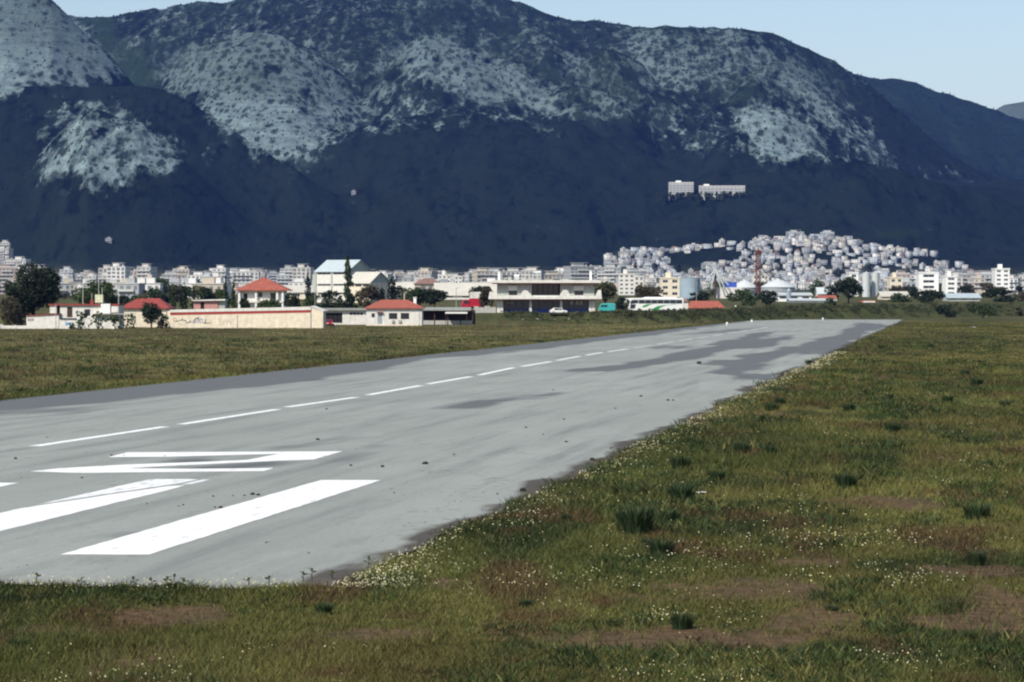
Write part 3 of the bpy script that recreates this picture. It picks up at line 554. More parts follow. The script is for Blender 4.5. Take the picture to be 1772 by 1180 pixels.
def tree(name, label, cat, px, ytop, ybot, wpx, Y, kind='broad', tone=DK, group=None, dens=1.0, sz=None):
    TSEED[0] += 1; g = random.Random(TSEED[0]); X = (px - CX) / F * Y; gz = ground_z(X, Y); H = max(1.0, zy(ytop, Y) - gz); W = wpx / F * Y; cb = max(0.1, zy(ybot, Y) - gz)
    cb = min(cb, H * 0.16) if kind == 'broad' else 0.0
    e = empty(name, (X, Y, gz - 0.05), g.uniform(0, 6.28), label, cat, group); tr = MB(); lobes = []
    sz = sz or max(0.16, min(0.5, Y / 2300.0 * (0.9 if kind != 'broad' else 1.0)))
    if kind == 'broad' or kind == 'bush':
        r = W / 2
        if kind == 'broad':
            tr.cyl((0, 0, -0.2), (0.1, 0, H * 0.45), 0.035 * H, 0.022 * H, 8)
        n = 9 if kind == 'broad' else 6
        for i in range(n):
            a = i * 2.4 + g.uniform(-.4, .4); rr = r * (0.62 * math.sqrt((i + .3) / n)); hz_ = cb + (H - cb) * g.uniform(0.30, 0.78) if kind == 'broad' else H * g.uniform(0.12, 0.6)
            lr = r * g.uniform(0.36, 0.55); lz = (H - cb) * g.uniform(0.20, 0.30)
            if i == 0: hz_ = H - lz; rr = r * .1
            if i == 1: hz_ = H * .93 - lz; rr = r * .42
            p = (rr * math.cos(a), rr * math.sin(a), max(hz_, lz * .6)); lobes.append((*p, lr, lr, lz))
            if kind == 'broad': tr.cyl((0.05, 0, H * 0.3), p, 0.016 * H, 0.006 * H, 6)
            else: tr.cyl((0, 0, -.1), p, 0.05, 0.02, 5)
        for i in range(n):
            a = g.uniform(0, 6.28); ph = g.uniform(-.2, 1.2); lobes.append((r * .88 * math.cos(a) * math.cos(ph), r * .88 * math.sin(a) * math.cos(ph), max(.3, cb + (H - cb) * (.5 + .42 * math.sin(ph))), r * .17, r * .17, (H - cb) * .10))
    elif kind == 'cypress':
        tr.cyl((0, 0, -.2), (0, 0, H * .5), 0.02 * H, 0.01 * H, 7)
        for i in range(10):
            f = (i + .5) / 10; rr = W / 2 * (math.sin(math.pi * min(1, f * 0.62 + 0.30)) ** 0.8) * (1.0 if f < .75 else (1 - f) * 3.4 + .15); lobes.append((g.uniform(-.1, .1) * rr, g.uniform(-.1, .1) * rr, H * (0.06 + .92 * f), rr, rr, H * .075))
    else:  # poplar: loose upright plumes
        tr.cyl((0, 0, -.2), (0, 0, H * .85), 0.014 * H, 0.004 * H, 7)
        for i in range(15):
            f = (i + .5) / 15; rr = W / 2 * (0.85 - .62 * f) * g.uniform(.6, 1.25); o = W * .22 * (1 - f); p = (g.uniform(-o, o), g.uniform(-o, o), H * (0.14 + .84 * f)); lobes.append((*p, rr, rr, H * .065)); tr.cyl((0, 0, p[2] - H * .1), p, .05, .02, 5)
    nl = int(dens * min(9000, max(160, sum(l[3] * l[5] for l in lobes) * 8.5 / (sz * sz))))
    tr.build('trunk', MAT['bark'], e, True); link('crown', leaf_mesh('crown', lobes, nl, sz, tone, TSEED[0]), MAT['leaf'], e)
    return e
T = tree
T('broadleaf_tree', 'large round dark green tree towering over the low white house', 'tree', 58, 453, 556, 108, 592, 'broad', DK, dens=1.5)
T('shrub', 'dark brown thicket below the large tree, behind the white garden wall', 'shrub', 18, 512, 566, 58, 556, 'bush', BR, dens=.8)
T('broadleaf_tree', 'green tree with light gaps behind the roof water tank', 'tree', 168, 484, 520, 82, 645, 'broad', MG, dens=.7)
T('cypress_tree', 'thin dark cypress standing left of the grey gabled school', 'tree', 533, 469, 512, 12, 905, 'cypress', CYP)
T('poplar_tree', 'tall loose green poplar in front of the grey gabled school', 'tree', 601, 440, 525, 25, 890, 'poplar', MG)
T('cypress_tree', 'tall dark cypress right of the school wing gable', 'tree', 678, 472, 520, 17, 870, 'cypress', CYP)
T('cypress_tree', 'short dark cypress in front of the school wing gable', 'tree', 661, 494, 520, 14, 850, 'cypress', CYP)
T('shrub', 'dark rounded bush behind the long cream building, below the school', 'shrub', 573, 501, 532, 46, 705, 'bush', DK)
T('shrub', 'olive bush beside the cypress left of the school', 'shrub', 543, 505, 532, 40, 715, 'bush', MG)
T('broadleaf_tree', 'brownish thin tree in front of the school wing', 'tree', 636, 494, 528, 50, 735, 'broad', BR, dens=.7)
T('shrub', 'dark bush under the poplar before the school', 'shrub', 606, 508, 532, 40, 700, 'bush', DK)
T('broadleaf_tree', 'green tree just right of the white chimney of the red roofed cottage', 'tree', 722, 497, 530, 36, 765, 'broad', MG)
T('broadleaf_tree', 'dark green tree behind the open shed roof', 'tree', 752, 499, 528, 44, 780, 'broad', DK)
T('broadleaf_tree', 'dark leafy tree against the left end of the terminal', 'tree', 842, 494, 545, 26, 700, 'broad', BR)
T('broadleaf_tree', 'olive green tree against the right end of the terminal', 'tree', 1047, 487, 532, 44, 705, 'broad', OL)
T('shrub', 'dark hedge bush between the teal van and the coach', 'shrub', 1074, 512, 538, 36, 730, 'bush', DK)
T('broadleaf_tree', 'brownish tree rising behind the coach roof', 'tree', 1122, 492, 518, 58, 800, 'broad', BR)
T('shrub', 'dark green bush behind the red roofed hut', 'shrub', 1212, 503, 524, 44, 860, 'bush', DK)
T('shrub', 'large dark green bush in front of the grey tank with shallow white roof', 'shrub', 1288, 499, 532, 62, 880, 'bush', MG)
T('shrub', 'dark green bush right of the red crane foot', 'shrub', 1328, 501, 532, 40, 900, 'bush', DK)
T('broadleaf_tree', 'dense dark tree left of the twin white silos', 'tree', 1468, 478, 522, 54, 930, 'broad', DK)
T('shrub', 'dark wide bush on the bank below the white block', 'shrub', 1608, 500, 528, 58, 960, 'bush', DK)
T('shrub', 'low green bush on the bank right of the twin silos', 'shrub', 1556, 506, 526, 42, 975, 'bush', MG)
T('shrub', 'wide dark bush on the bank right of the pale low shed', 'shrub', 1728, 498, 534, 66, 985, 'bush', DK)
T('shrub', 'brown bush at the far end of the bank', 'shrub', 1775, 502, 534, 50, 1000, 'bush', BR)
for i, (px, yt, wd, tn, k, lab) in enumerate([(300, 492, 15, MG, 'poplar', 'thin green poplar behind the left end of the long cream building'), (318, 487, 17, DK, 'cypress', 'tallest dark narrow tree of the row behind the graffiti wall'), (336, 494, 14, DK, 'poplar', 'thin dark poplar behind the graffiti wall'), (358, 497, 40, DK, 'bush', 'dark bush above the pink shed behind the long cream building'), (391, 478, 10, DK, 'poplar', 'very thin bare looking tree left of the two storey red roofed house'), (404, 486, 13, MG, 'poplar', 'thin tree touching the left eave of the two storey red roofed house'), (383, 500, 34, MG, 'bush', 'green bush left of the two storey red roofed house')]):
    T('poplar_tree' if k == 'poplar' else 'cypress_tree' if k == 'cypress' else 'shrub', lab, 'shrub' if k == 'bush' else 'tree', px, yt, 532, wd, 690 + 6 * i, k, tn)
T('shrub', 'dark round bush at the left corner of the two storey red roofed house', 'shrub', 423, 513, 532, 26, 596, 'bush', DK)
T('shrub', 'low hedge bush along the front of the two storey red roofed house', 'shrub', 465, 515, 534, 56, 598, 'bush', MG)
T('shrub', 'dark bush at the right corner of the two storey red roofed house', 'shrub', 503, 505, 532, 36, 612, 'bush', DK)
for px, yt, wd, lab in [(140, 536, 36, 'sparse flowering shrub beside the brown door of the white house'), (170, 538, 34, 'sparse shrub in front of the white house, under the roof tank'), (200, 540, 36, 'sparse brown green shrub between the white house and the red tiled house'), (224, 541, 26, 'small sparse shrub at the left corner of the red tiled house')]:
    T('shrub', lab, 'shrub', px, yt, 571, wd, 531, 'bush', MG, dens=.30, sz=.34)
T('broadleaf_tree', 'small dark tree in front of the red tiled house', 'tree', 262, 522, 566, 40, 548, 'broad', DK, dens=.6)
T('shrub', 'low dark shrub left of the graffiti wall', 'shrub', 282, 541, 570, 26, 546, 'bush', DK, dens=.7)

# ---------------------------------------------------------------- building helpers
def window(parent, x0, x1, z0, z1, y, fm='white_paint', gm='glass', mull=1, depth=0.12, name='window'):
    f = MB(); b_ = 0.07
    f.box(x0, x1, y - .03, y + depth, z0, z0 + b_).box(x0, x1, y - .03, y + depth, z1 - b_, z1).box(x0, x0 + b_, y - .03, y + depth, z0 + b_, z1 - b_).box(x1 - b_, x1, y - .03, y + depth, z0 + b_, z1 - b_)
    for k in range(mull):
        xm = x0 + (x1 - x0) * (k + 1) / (mull + 1); f.box(xm - .035, xm + .035, y - .02, y + depth - .02, z0 + b_, z1 - b_)
    o = f.build(name, MAT[fm], parent)
    xs = [x0 + b_] + [x0 + (x1 - x0) * (k + 1) / (mull + 1) for k in range(mull)] + [x1 - b_]
    for k in range(mull + 1): MB().box(xs[k] + .02, xs[k + 1] - .02, y + depth * .55, y + depth * .55 + .02, z0 + b_, z1 - b_).build('pane', MAT[gm], o)
    return o
def shell(parent, x0, x1, y0, y1, z1, holes, mat, z0=-0.3, name='wall', roof=True):
    s = MB(); s.wallholes(x0, x1, z0, z1, y0, holes)
    s.face([(x0, y1, z0), (x0, y0, z0), (x0, y0, z1), (x0, y1, z1)]); s.face([(x1, y0, z0), (x1, y1, z0), (x1, y1, z1), (x1, y0, z1)]); s.face([(x1, y1, z0), (x0, y1, z0), (x0, y1, z1), (x1, y1, z1)])
    if roof: s.face([(x0, y0, z1), (x1, y0, z1), (x1, y1, z1), (x0, y1, z1)])
    s.box(x0 + .25, x1 - .25, y0 + .45, y0 + .55, z0, z1 - .05)
    return s.build(name, MAT[mat], parent)
class Fr:
    "local frame: px -> local x, photo y -> local z"
    def __init__(s, px, Y, z=None): s.px, s.Y = px, Y; s.X = (px - CX) / F * Y; s.z = ground_z(s.X, Y) if z is None else z
    def x(s, p): return (p - s.px) / F * s.Y
    def h(s, y): return zy(y, s.Y) - s.z
    def loc(s): return (s.X, s.Y, s.z)

# cottage with red hipped roof
f = Fr(681.5, 600); e = empty('cottage', f.loc(), 0, 'white single storey cottage with red hipped tile roof and chimney beside runway field', 'house')
x0, x1 = f.x(634), f.x(730); ze = f.h(534)
W1 = (f.x(673), f.x(687.5), f.h(552), f.h(541.5)); W2 = (f.x(693.5), f.x(708), f.h(552), f.h(541.5)); W3 = (f.x(643), f.x(648.5), f.h(549), f.h(542)); D1 = (f.x(653.5), f.x(661.5), 0.0, f.h(541.5))
shell(e, x0, x1, 0, 9, ze, [W1, W2, W3, D1], 'white_wall', roof=False)
for wn in (W1, W2): window(e, *wn, 0.0, 'dark_wood', mull=2)
window(e, *W3, 0.0, 'dark_wood', mull=0)
d = MB().box(D1[0], D1[1], 0.08, 0.14, 0, D1[3]).build('door', MAT['door_grey'], e); MB().box(D1[1] - .2, D1[1] - .1, 0.02, 0.08, 1.0, 1.12).build('handle', MAT['chrome'], d)
MB().box(D1[0] - .2, D1[1] + .2, -.6, -.002, -.2, .1).build('step', MAT['concrete'], e)
MB().box(f.x(652), f.x(663), -0.55, -.003, D1[3] + .12, D1[3] + .22).build('door_canopy', MAT['tile_red'], e)
rf = MB().hip(x0 - .45, x1 + .45, -.5, 9.5, ze, f.h(518.5), f.x(658), f.x(704), 4.5).build('roof', MAT['tile_red'], e)
MB().box(f.x(714.5), f.x(719.5), 3.2, 3.9, ze + .4, f.h(515)).box(f.x(713.8), f.x(720.2), 3.1, 4.0, f.h(515), f.h(514)).build('chimney', MAT['white_paint'], rf)
MB().box(f.x(698) - .05, f.x(698) + .05, 5.0, 5.1, f.h(519), f.h(508)).build('vent_pipe', MAT['white_paint'], rf)
for p in (680, 692): MB().box(f.x(p) - .28, f.x(p) + .28, -.32, -.003, f.h(558), f.h(553.5)).build('air_conditioner', MAT['grey_wall'], e)
MB().box(x0 - .02, x1 + .02, -.03, -.004, 0, .35).build('plinth', MAT['cream_wall'], e)
MB().cyl((f.x(725.5), -.06, .1), (f.x(725.5), -.06, ze), .05, .05, 6).build('downpipe', MAT['grey_wall'], e)

# long cream building with red stripe and graffiti
f = Fr(416, 552); e = empty('long_building', f.loc(), R(-2), 'long low cream building with red stripe under the roof edge and graffiti', 'building')
xa, xb, xc = f.x(294.5), f.x(539), f.x(557); zl, zr, zc = f.h(536), f.h(530.5), f.h(537.5)
MB().prism([(xa, -.4), (xb - .03, -.4), (xb - .03, zr - 1.1), (xa, zl - 1.0)], 0, 8).build('wall', MAT['cream_wall'], e)
MB().prism([(xa - .05, zl - 1.0), (xb - .03, zr - 1.1), (xb - .03, zr - .65), (xa - .05, zl - .52)], -.05, 8.05).build('red_stripe', MAT['red_trim'], e)
MB().prism([(xa - .12, zl - .51), (xb - .03, zr - .64), (xb - .03, zr), (xa - .12, zl)], -.12, 8.1).build('parapet', MAT['white_wall'], e)
MB().prism([(xb, -.4), (xc, -.4), (xc, zc), (xb, zr)], .06, 8).build('end_wall', MAT['cream_wall'], e)
MB().prism([(xb - .02, zr - .02), (xc + .4, zc - .2), (xc + .4, zc - .02), (xb - .02, zr + .15)], -.06, 8.2).build('end_roof', MAT['white_wall'], e)
MB().box(f.x(553), f.x(560), -.4, -.003, -.4, f.h(539)).build('porch_pier', MAT['cream_wall'], e)
MB().cyl((f.x(410.5), -.06, 0), (f.x(410.5), -.06, zl - 1), .06, .06, 6).build('downpipe', MAT['grey_wall'], e); MB().cyl((f.x(538), -.04, 0), (f.x(538), -.04, zr - 1.1), .07, .07, 6).build('downpipe', MAT['concrete'], e)
def stroke(pts, wd, mat):
    sx = lambda a, b_: (f.x(280 + a / 11.8), f.h(500 + b_ / 11.8)); mb = MB(); P = [sx(*p) for p in pts]
    for k, (p, q2) in enumerate(zip(P[:-1], P[1:])):
        dx, dz = q2[0] - p[0], q2[1] - p[1]; l = math.hypot(dx, dz) + 1e-6; nx, nz = -dz / l * wd, dx / l * wd; ex, ez = dx / l * wd * .7, dz / l * wd * .7; y_ = -.003 - .0006 * k
        mb.face([(p[0] - nx - ex, y_, p[1] - nz - ez), (q2[0] - nx + ex, y_, q2[1] - nz + ez), (q2[0] + nx + ex, y_, q2[1] + nz + ez), (p[0] + nx - ex, y_, p[1] + nz - ez)])
    mb.build('graffiti', MAT[mat], e)
stroke([(300, 670), (250, 660), (225, 630), (240, 600), (275, 595), (290, 615)], .05, 'ink_red'); stroke([(290, 640), (315, 665), (345, 650), (390, 640), (410, 610), (420, 625), (400, 640)], .06, 'ink_dark')
stroke([(430, 640), (480, 640), (505, 695), (545, 690), (580, 650), (570, 680)], .08, 'ink_dark'); stroke([(650, 690), (660, 640), (700, 600), (750, 590)], .10, 'ink_dark'); stroke([(690, 660), (740, 610), (760, 650), (790, 610), (830, 620), (830, 660)], .08, 'ink_blue')
stroke([(595, 680), (640, 680), (680, 690), (740, 670), (820, 680)], .06, 'ink_blue'); stroke([(890, 620), (890, 680), (850, 695), (920, 700), (990, 690)], .08, 'ink_dark'); stroke([(340, 700), (400, 740), (460, 730), (520, 740)], .05, 'ink_faint')
stroke([(1140, 620), (1180, 590), (1210, 620), (1170, 660), (1230, 680), (1280, 660), (1250, 720), (1170, 730)], .05, 'ink_faint'); stroke([(1300, 620), (1330, 700), (1370, 630), (1410, 720), (1470, 610)], .05, 'ink_faint'); stroke([(1000, 780), (980, 740), (1010, 690), (1000, 600)], .04, 'ink_faint')

# white house far left
f = Fr(130, 541); e = empty('white_house', f.loc(), 0, 'low white flat roofed house with brown door and water tank roof', 'house')
zt = f.h(528.5)
D1 = (f.x(116), f.x(125.5), f.h(549), f.h(531)); W1 = (f.x(146), f.x(156), f.h(546), f.h(535))
shell(e, f.x(104), f.x(206), 0, 7, zt, [D1, W1], 'white_wall')
d = MB().box(D1[0], D1[1], .07, .13, D1[2], D1[3]).build('door', MAT['dark_wood'], e); window(e, *W1, 0, 'dark_wood', mull=1)
MB().box(f.x(84), f.x(207), -.35, 7.2, zt + .003, zt + .28).build('roof', MAT['tile_dark'], e)
MB().box(f.x(86.5), f.x(98), -.1, 6.8, f.h(542), zt - .003).build('corner_block', MAT['white_wall'], e); MB().box(f.x(86), f.x(106.5), -.35, -.103, f.h(543.6), f.h(542.2)).build('ledge', MAT['dark_wood'], e)
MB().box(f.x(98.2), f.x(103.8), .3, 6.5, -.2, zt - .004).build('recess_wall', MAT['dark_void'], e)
MB().prism([(f.x(47), -.4), (f.x(103), -.4), (f.x(103), f.h(544)), (f.x(47), f.h(547))], -.8, 6).build('annex_wall', MAT['white_wall'], e)
MB().prism([(f.x(46.5), f.h(546.9)), (f.x(105), f.h(543.9)), (f.x(105), f.h(542.9)), (f.x(46.5), f.h(545.4))], -1.0, 6.2).build('annex_roof', MAT['tile_dark'], e)
window(e, f.x(49.5), f.x(59), f.h(554.5), f.h(551.2), -.83, 'dark_wood', 'dark_void', 0)
MB().box(f.x(104.3), f.x(133), -.9, -.003, f.h(551.8), f.h(550.4)).build('porch_slab', MAT['dark_wood'], e); MB().box(f.x(103.2), f.x(135), -.7, -.004, -.3, f.h(552)).build('porch_wall', MAT['white_wall'], e)
MB().box(f.x(175.5), f.x(191.5), -.6, -.003, f.h(542), f.h(525.5)).build('bay', MAT['white_paint'], e); MB().box(f.x(192.5), f.x(205), -.35, -.004, f.h(540.5), f.h(530)).build('balcony_wall', MAT['white_wall'], e); MB().box(f.x(162), f.x(232), -.95, -.003, f.h(543.8), f.h(542.3)).build('balcony_slab', MAT['concrete'], e)
e2 = empty('water_tank', (f.X + f.x(170.5), f.Y + 1.2, f.z + zt + .27), 0, 'square pale yellow water tank on the white house roof', 'tank')
MB().box(-.72, .72, -.7, .7, .28, 1.75).build('tank_body', MAT['tank_yellow'], e2); MB().cyl((0, -.72, 1.0), (0, -.76, 1.0), .18, .18, 10).build('cap', MAT['white_paint'], e2)
for sx in (-.6, .6):
    for sy in (-.55, .55): MB().box(sx - .05, sx + .05, sy - .05, sy + .05, 0, .28).build('leg', MAT['pole_grey'], e2)
for p, yt, arm, lab in [(140, 485, True, 'white antenna mast with cross arm on the white house roof'), (167.5, 484, False, 'taller thin antenna mast behind the yellow roof tank'), (173.5, 497, False, 'shorter thin antenna mast behind the yellow roof tank'), (202, 496, False, 'thin antenna mast at the right end of the white house roof')]:
    o = empty('antenna_mast', (f.X + f.x(p), f.Y + 2.6, f.z + zt + .27), 0, lab, 'antenna'); h = f.h(yt) - zt - .27
    MB().cyl((0, 0, 0), (0, 0, h), .045, .03, 6).build('mast', MAT['white_paint'], o)
    if arm: MB().cyl((-.75, 0, h - 1.05), (.65, 0, h - 1.35), .05, .05, 6).build('cross_arm', MAT['white_paint'], o)
    else:
        for k in range(3): MB().cyl((-.25, 0, h - .2 - .25 * k), (.25, 0, h - .2 - .25 * k), .015, .015, 4).build('rod', MAT['chrome'], o)
o = empty('red_chimney_pot', (f.X + f.x(157), f.Y + 1.5, f.z + zt + .27), 0, 'small dark red chimney stack on the white house roof', 'chimney'); MB().box(-.3, .3, -.3, .3, 0, .75).build('stack', MAT['tile_dark'], o); MB().cyl((0, 0, .75), (0, 0, 2.0), .07, .07, 8).build('flue', MAT['pole_grey'], o)
e = empty('garden_wall', (f.X - 6, f.Y - 2.2, 0), 0, 'low white garden wall in front of the white house', 'wall')
gw = lambda a: f.x(a) + 6
for a, b_ in ((8, 30), (30.2, 52), (52.2, 76), (76.2, 99), (99.2, 122)): MB().box(gw(a), gw(b_), 0, .2, -.2, .62).build('panel', MAT['white_wall'], e)
for a in (8, 30, 52, 76, 99, 122): MB().box(gw(a) - .15, gw(a) + .15, -.05, .25, -.2, .72).build('pier', MAT['white_wall'], e)
MB().box(gw(-30), gw(7.5), .4, .5, -.2, .9).build('panel', MAT['concrete'], e)
o = empty('utility_pole', (f.X + f.x(100.5), f.Y - 2.8, 0), 0, 'thin grey pole in front of the white house', 'pole'); MB().cyl((0, 0, -.2), (0, 0, 4.6), .06, .045, 7).build('shaft', MAT['pole_grey'], o); MB().box(-.3, .3, -.03, .03, 4.3, 4.36).build('cross_arm', MAT['pole_grey'], o)
o = empty('water_barrel', (f.X + f.x(121), f.Y - 1.6, 0), 0, 'blue barrel beside the porch of the white house', 'barrel'); MB().cyl((0, 0, -.05), (0, 0, 1.1), .48, .48, 14).build('body', MAT['sack_blue'], o); MB().cyl((0, 0, 1.1), (0, 0, 1.16), .5, .5, 14).build('lid', MAT['sack_blue'], o)

# red tiled house
f = Fr(250, 566); e = empty('red_roofed_house', f.loc(), 0, 'low cream house with weathered dark red hipped roof left of graffiti wall', 'house')
ze = f.h(534); W1 = (f.x(246), f.x(256), f.h(546), f.h(535.5)); W2 = (f.x(270), f.x(280), f.h(547), f.h(537))
shell(e, f.x(212), f.x(288), 0, 8, ze, [W1, W2], 'cream_wall', roof=False); window(e, *W1, 0, 'dark_wood'); window(e, *W2, 0, 'dark_wood')
MB().hip(f.x(206), f.x(294), -.5, 8.5, ze, f.h(516), f.x(234), f.x(272), 4).build('roof', MAT['tile_dark'], e)
for p in (236, 246): MB().box(f.x(p) - .12, f.x(p) + .12, 3.6, 3.9, f.h(520), f.h(508)).build('chimney', MAT['dark_wood'], e)
MB().box(f.x(290), f.x(298), -.6, 2, -.2, f.h(538)).build('gate_pier', MAT['cream_wall'], e)

# two storey house with red pyramid roof
f = Fr(453, 625); e = empty('villa', f.loc(), 0, 'white two storey house with bright red pyramid roof behind the long cream building', 'house')
ze = f.h(503); Ws = [(f.x(421), f.x(429), f.h(520), f.h(507)), (f.x(447), f.x(454), f.h(514), f.h(506)), (f.x(468), f.x(478), f.h(520), f.h(507))]
shell(e, f.x(413), f.x(491), 0, 9, ze, Ws, 'white_wall', roof=False)
for q2 in Ws[1:]: window(e, *q2, 0, 'dark_wood')
window(e, *Ws[0], 0, 'white_paint', 'dark_void', 0)
for p in (414.5, 443.5, 480, 489.5): MB().box(f.x(p) - .2, f.x(p) + .2, -.9, -.5, -.2, ze - .002).build('column', MAT['white_paint'], e)
MB().box(f.x(412), f.x(492), -1.0, -.003, f.h(523.5), f.h(520.5)).build('balcony', MAT['white_wall'], e)
MB().hip(f.x(407), f.x(501), -1.3, 9.6, ze, f.h(479.5), f.x(452), f.x(455), 4).build('roof', MAT['tile_red'], e)

# pink shed
f = Fr(360, 640); e = empty('pink_shed', f.loc(), 0, 'pink shed with pale sheet roof peeping over the long cream building', 'shed')
D1 = (f.x(347), f.x(353.5), -.1, f.h(523)); shell(e, f.x(335), f.x(377), 0, 6, f.h(521), [D1], 'pink_wall'); MB().box(D1[0], D1[1], .1, .16, -.1, D1[3]).build('door', MAT['dark_void'], e)
MB().prism([(f.x(333), f.h(520.8)), (f.x(390), f.h(520)), (f.x(390), f.h(517.4)), (f.x(333), f.h(519))], -.6, 6.3).build('roof', MAT['white_wall'], e); MB().box(f.x(378), f.x(389), .2, 5, -.2, f.h(520.4)).build('side_wall', MAT['concrete'], e)

# low sheds either side of the cottage
f = Fr(597, 618); e = empty('garage', f.loc(), 0, 'low grey roofed garage between the long cream building and the cottage', 'garage')
D1 = (f.x(559), f.x(592.5), .35, f.h(541)); W1 = (f.x(604), f.x(629), f.h(545.5), f.h(540))
shell(e, f.x(556), f.x(640), 0, 7, f.h(537), [D1, W1], 'white_wall'); window(e, *W1, 0, 'white_paint', mull=3)
MB().box(D1[0], D1[1], .14, .2, D1[2], D1[3]).build('door_opening', MAT['dark_void'], e)
for k in range(4): xk = D1[0] + (D1[1] - D1[0]) * (k + .5) / 4; MB().box(xk - .05, xk + .05, .08, .13, D1[2], D1[3]).build('door_post', MAT['dark_wood'], e)
MB().box(f.x(554), f.x(642), -.7, 7.4, f.h(537) + .003, f.h(533)).build('roof', MAT['grey_roof'], e)
f = Fr(775, 622); e = empty('open_shed', f.loc(), 0, 'open fronted dark shed with long grey roof right of the cottage', 'shed')
zt = f.h(536.5); MB().box(f.x(725), f.x(822), 5.5, 5.7, -.3, zt).build('back_wall', MAT['dark_wood'], e)
for p in (731, 752, 775, 797, 818): MB().box(f.x(p) - .1, f.x(p) + .1, 0, .2, -.2, zt).build('post', MAT['dark_wood'], e)
MB().prismx([(-.6, zt - .1), (6, zt + .35), (6, zt + .6), (-.6, zt + .15)], f.x(722), f.x(815)).build('roof', MAT['grey_roof'], e)
for a, b_ in ((731.5, 751), (753, 774), (776, 796), (798, 817)): MB().box(f.x(a), f.x(b_), -.02, .16, -.2, f.h(554.5)).build('low_wall', MAT['concrete'], e)
MB().prismx([(-3.6, zt - .75), (.4, zt - .45), (.4, zt - .33), (-3.6, zt - .63)], f.x(771), f.x(809)).build('sheet_roof', MAT['white_wall'], e)
for p in (772, 808): MB().cyl((f.x(p), -3.4, -.1), (f.x(p), -3.4, zt - .7), .06, .06, 6).build('post', MAT['dark_wood'], e)
MB().box(f.x(771), f.x(809), -3.3, -.1, -.25, -.05).build('floor', MAT['dark_void'], e)
for (a, b_, yy, lab) in ((754, 800, 561.3, 'white concrete kerb in the grass before the open shed'), (806, 832, 559.2, 'short pale concrete kerb between shed and terminal bank')):
    c = gp(a, yy); d2 = gp(b_, yy - 1); o = MB().box(0, d2.x - c.x, 0, .5, -.1, .3).build('kerb', MAT['white_wall']); o.location = (c.x, c.y, float(near_z(c.x, c.y))); tag(o, lab, 'kerb')
f2 = Fr(836, 660); e = empty('low_wall', f2.loc(), 0, 'patchy grey concrete wall between open shed and terminal', 'wall')
for a, b_, h in ((820, 828, 1.5), (828.3, 838, 1.25), (838.3, 848, 1.55), (848.3, 858, 1.3)): MB().box(f2.x(a), f2.x(b_), 0, .3, -.6, h).build('panel', MAT['concrete'], e)

# ---------------------------------------------------------------- terminal
TZ = 2.2; f = Fr(945, 668, TZ); e = empty('terminal_building', f.loc(), 0, 'two storey white terminal with flared balcony and dark glazed ground floor', 'building')
xl, xr = f.x(860), f.x(1029); zb0, zb1 = f.h(517.5), f.h(511.5); zr0, zr1 = f.h(489.5), f.h(484.5); DY = 11
MB().box(xl - 3, xr + 3, -4.5, DY, -1.6, -.02).build('terrace', MAT['concrete'], e)
gfy = 2.2
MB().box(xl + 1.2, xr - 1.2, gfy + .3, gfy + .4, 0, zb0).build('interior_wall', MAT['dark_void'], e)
piers = [(860, 865.5), (866.2, 870.5), (916, 920), (969, 973.2), (1019, 1023.6), (1024.3, 1029.2)]
for a, b_ in piers: MB().box(f.x(a), f.x(b_), -.4, .5 if b_ - a < 5 else gfy + 4, -.01, zb0 - .002).build('column', MAT['white_wall'], e)
for a, b_ in ((871, 915.5), (920.5, 968.5), (973.7, 1018.5)):
    xa, xb = f.x(a), f.x(b_)
    for k in range(4):
        u0, u1 = xa + (xb - xa) * k / 4, xa + (xb - xa) * (k + 1) / 4; p0 = MB().box(u0 + .03, u1 - .03, gfy, gfy + .08, 0, .95).build('spandrel', MAT['blue_panel'], e)
        g_ = MB(); g_.box(u0, u0 + .08, gfy - .04, gfy + .1, .97, zb0 - .1).box(u1 - .08, u1, gfy - .04, gfy + .1, .97, zb0 - .1).box(u0 + .08, u1 - .08, gfy - .04, gfy + .1, .97, 1.05).box(u0 + .08, u1 - .08, gfy - .04, gfy + .1, zb0 - .2, zb0 - .1)
        o = g_.build('window', MAT['blue_panel'], e); MB().box(u0 + .08, u1 - .08, gfy + .02, gfy + .04, 1.05, zb0 - .2).build('pane', MAT['glass'], o)
for p in (989.5, 999, 1006): MB().box(f.x(p) - .3, f.x(p) + .3, gfy - .1, gfy - .045, zb0 - 1.25, zb0 - .45).build('hanging_sign', MAT['white_wall'], e)
for p in (880, 886): MB().box(f.x(p) - .3, f.x(p) + .3, gfy - .1, gfy - .045, zb0 - 1.1, zb0 - .5).build('hanging_sign', MAT['concrete'], e)
MB().box(f.x(845.5), f.x(1041), -2.0, DY, zb0, zb1 - .25).build('balcony_slab', MAT['white_wall'], e); MB().box(f.x(846.5), f.x(1040), -1.8, DY - .3, zb0 - .18, zb0 - .002).build('slab_soffit', MAT['red_trim'], e)
MB().box(f.x(921.5), f.x(967), -1.98, -1.8, zb1 - .248, zb1 + .05).build('balcony_rail', MAT['white_paint'], e)
for pts in ([(846, 512), (860, 512), (856.5, 508), (853, 504.5), (847.5, 504)], [(899, 512), (921, 512), (918, 509), (914, 503.5), (910, 501.5), (906, 501.8), (903, 505), (902, 509)], [(967, 512), (988, 512), (985, 508.5), (983, 503), (980, 501), (974, 501.2), (971, 506)], [(1029, 512), (1040.5, 512), (1039.5, 501), (1034.5, 501.5), (1031.5, 507)]):
    MB().prism([(f.x(a), f.h(b_ + .5)) for a, b_ in pts], -1.97, -1.75).build('balcony_fin', MAT['white_wall'], e)
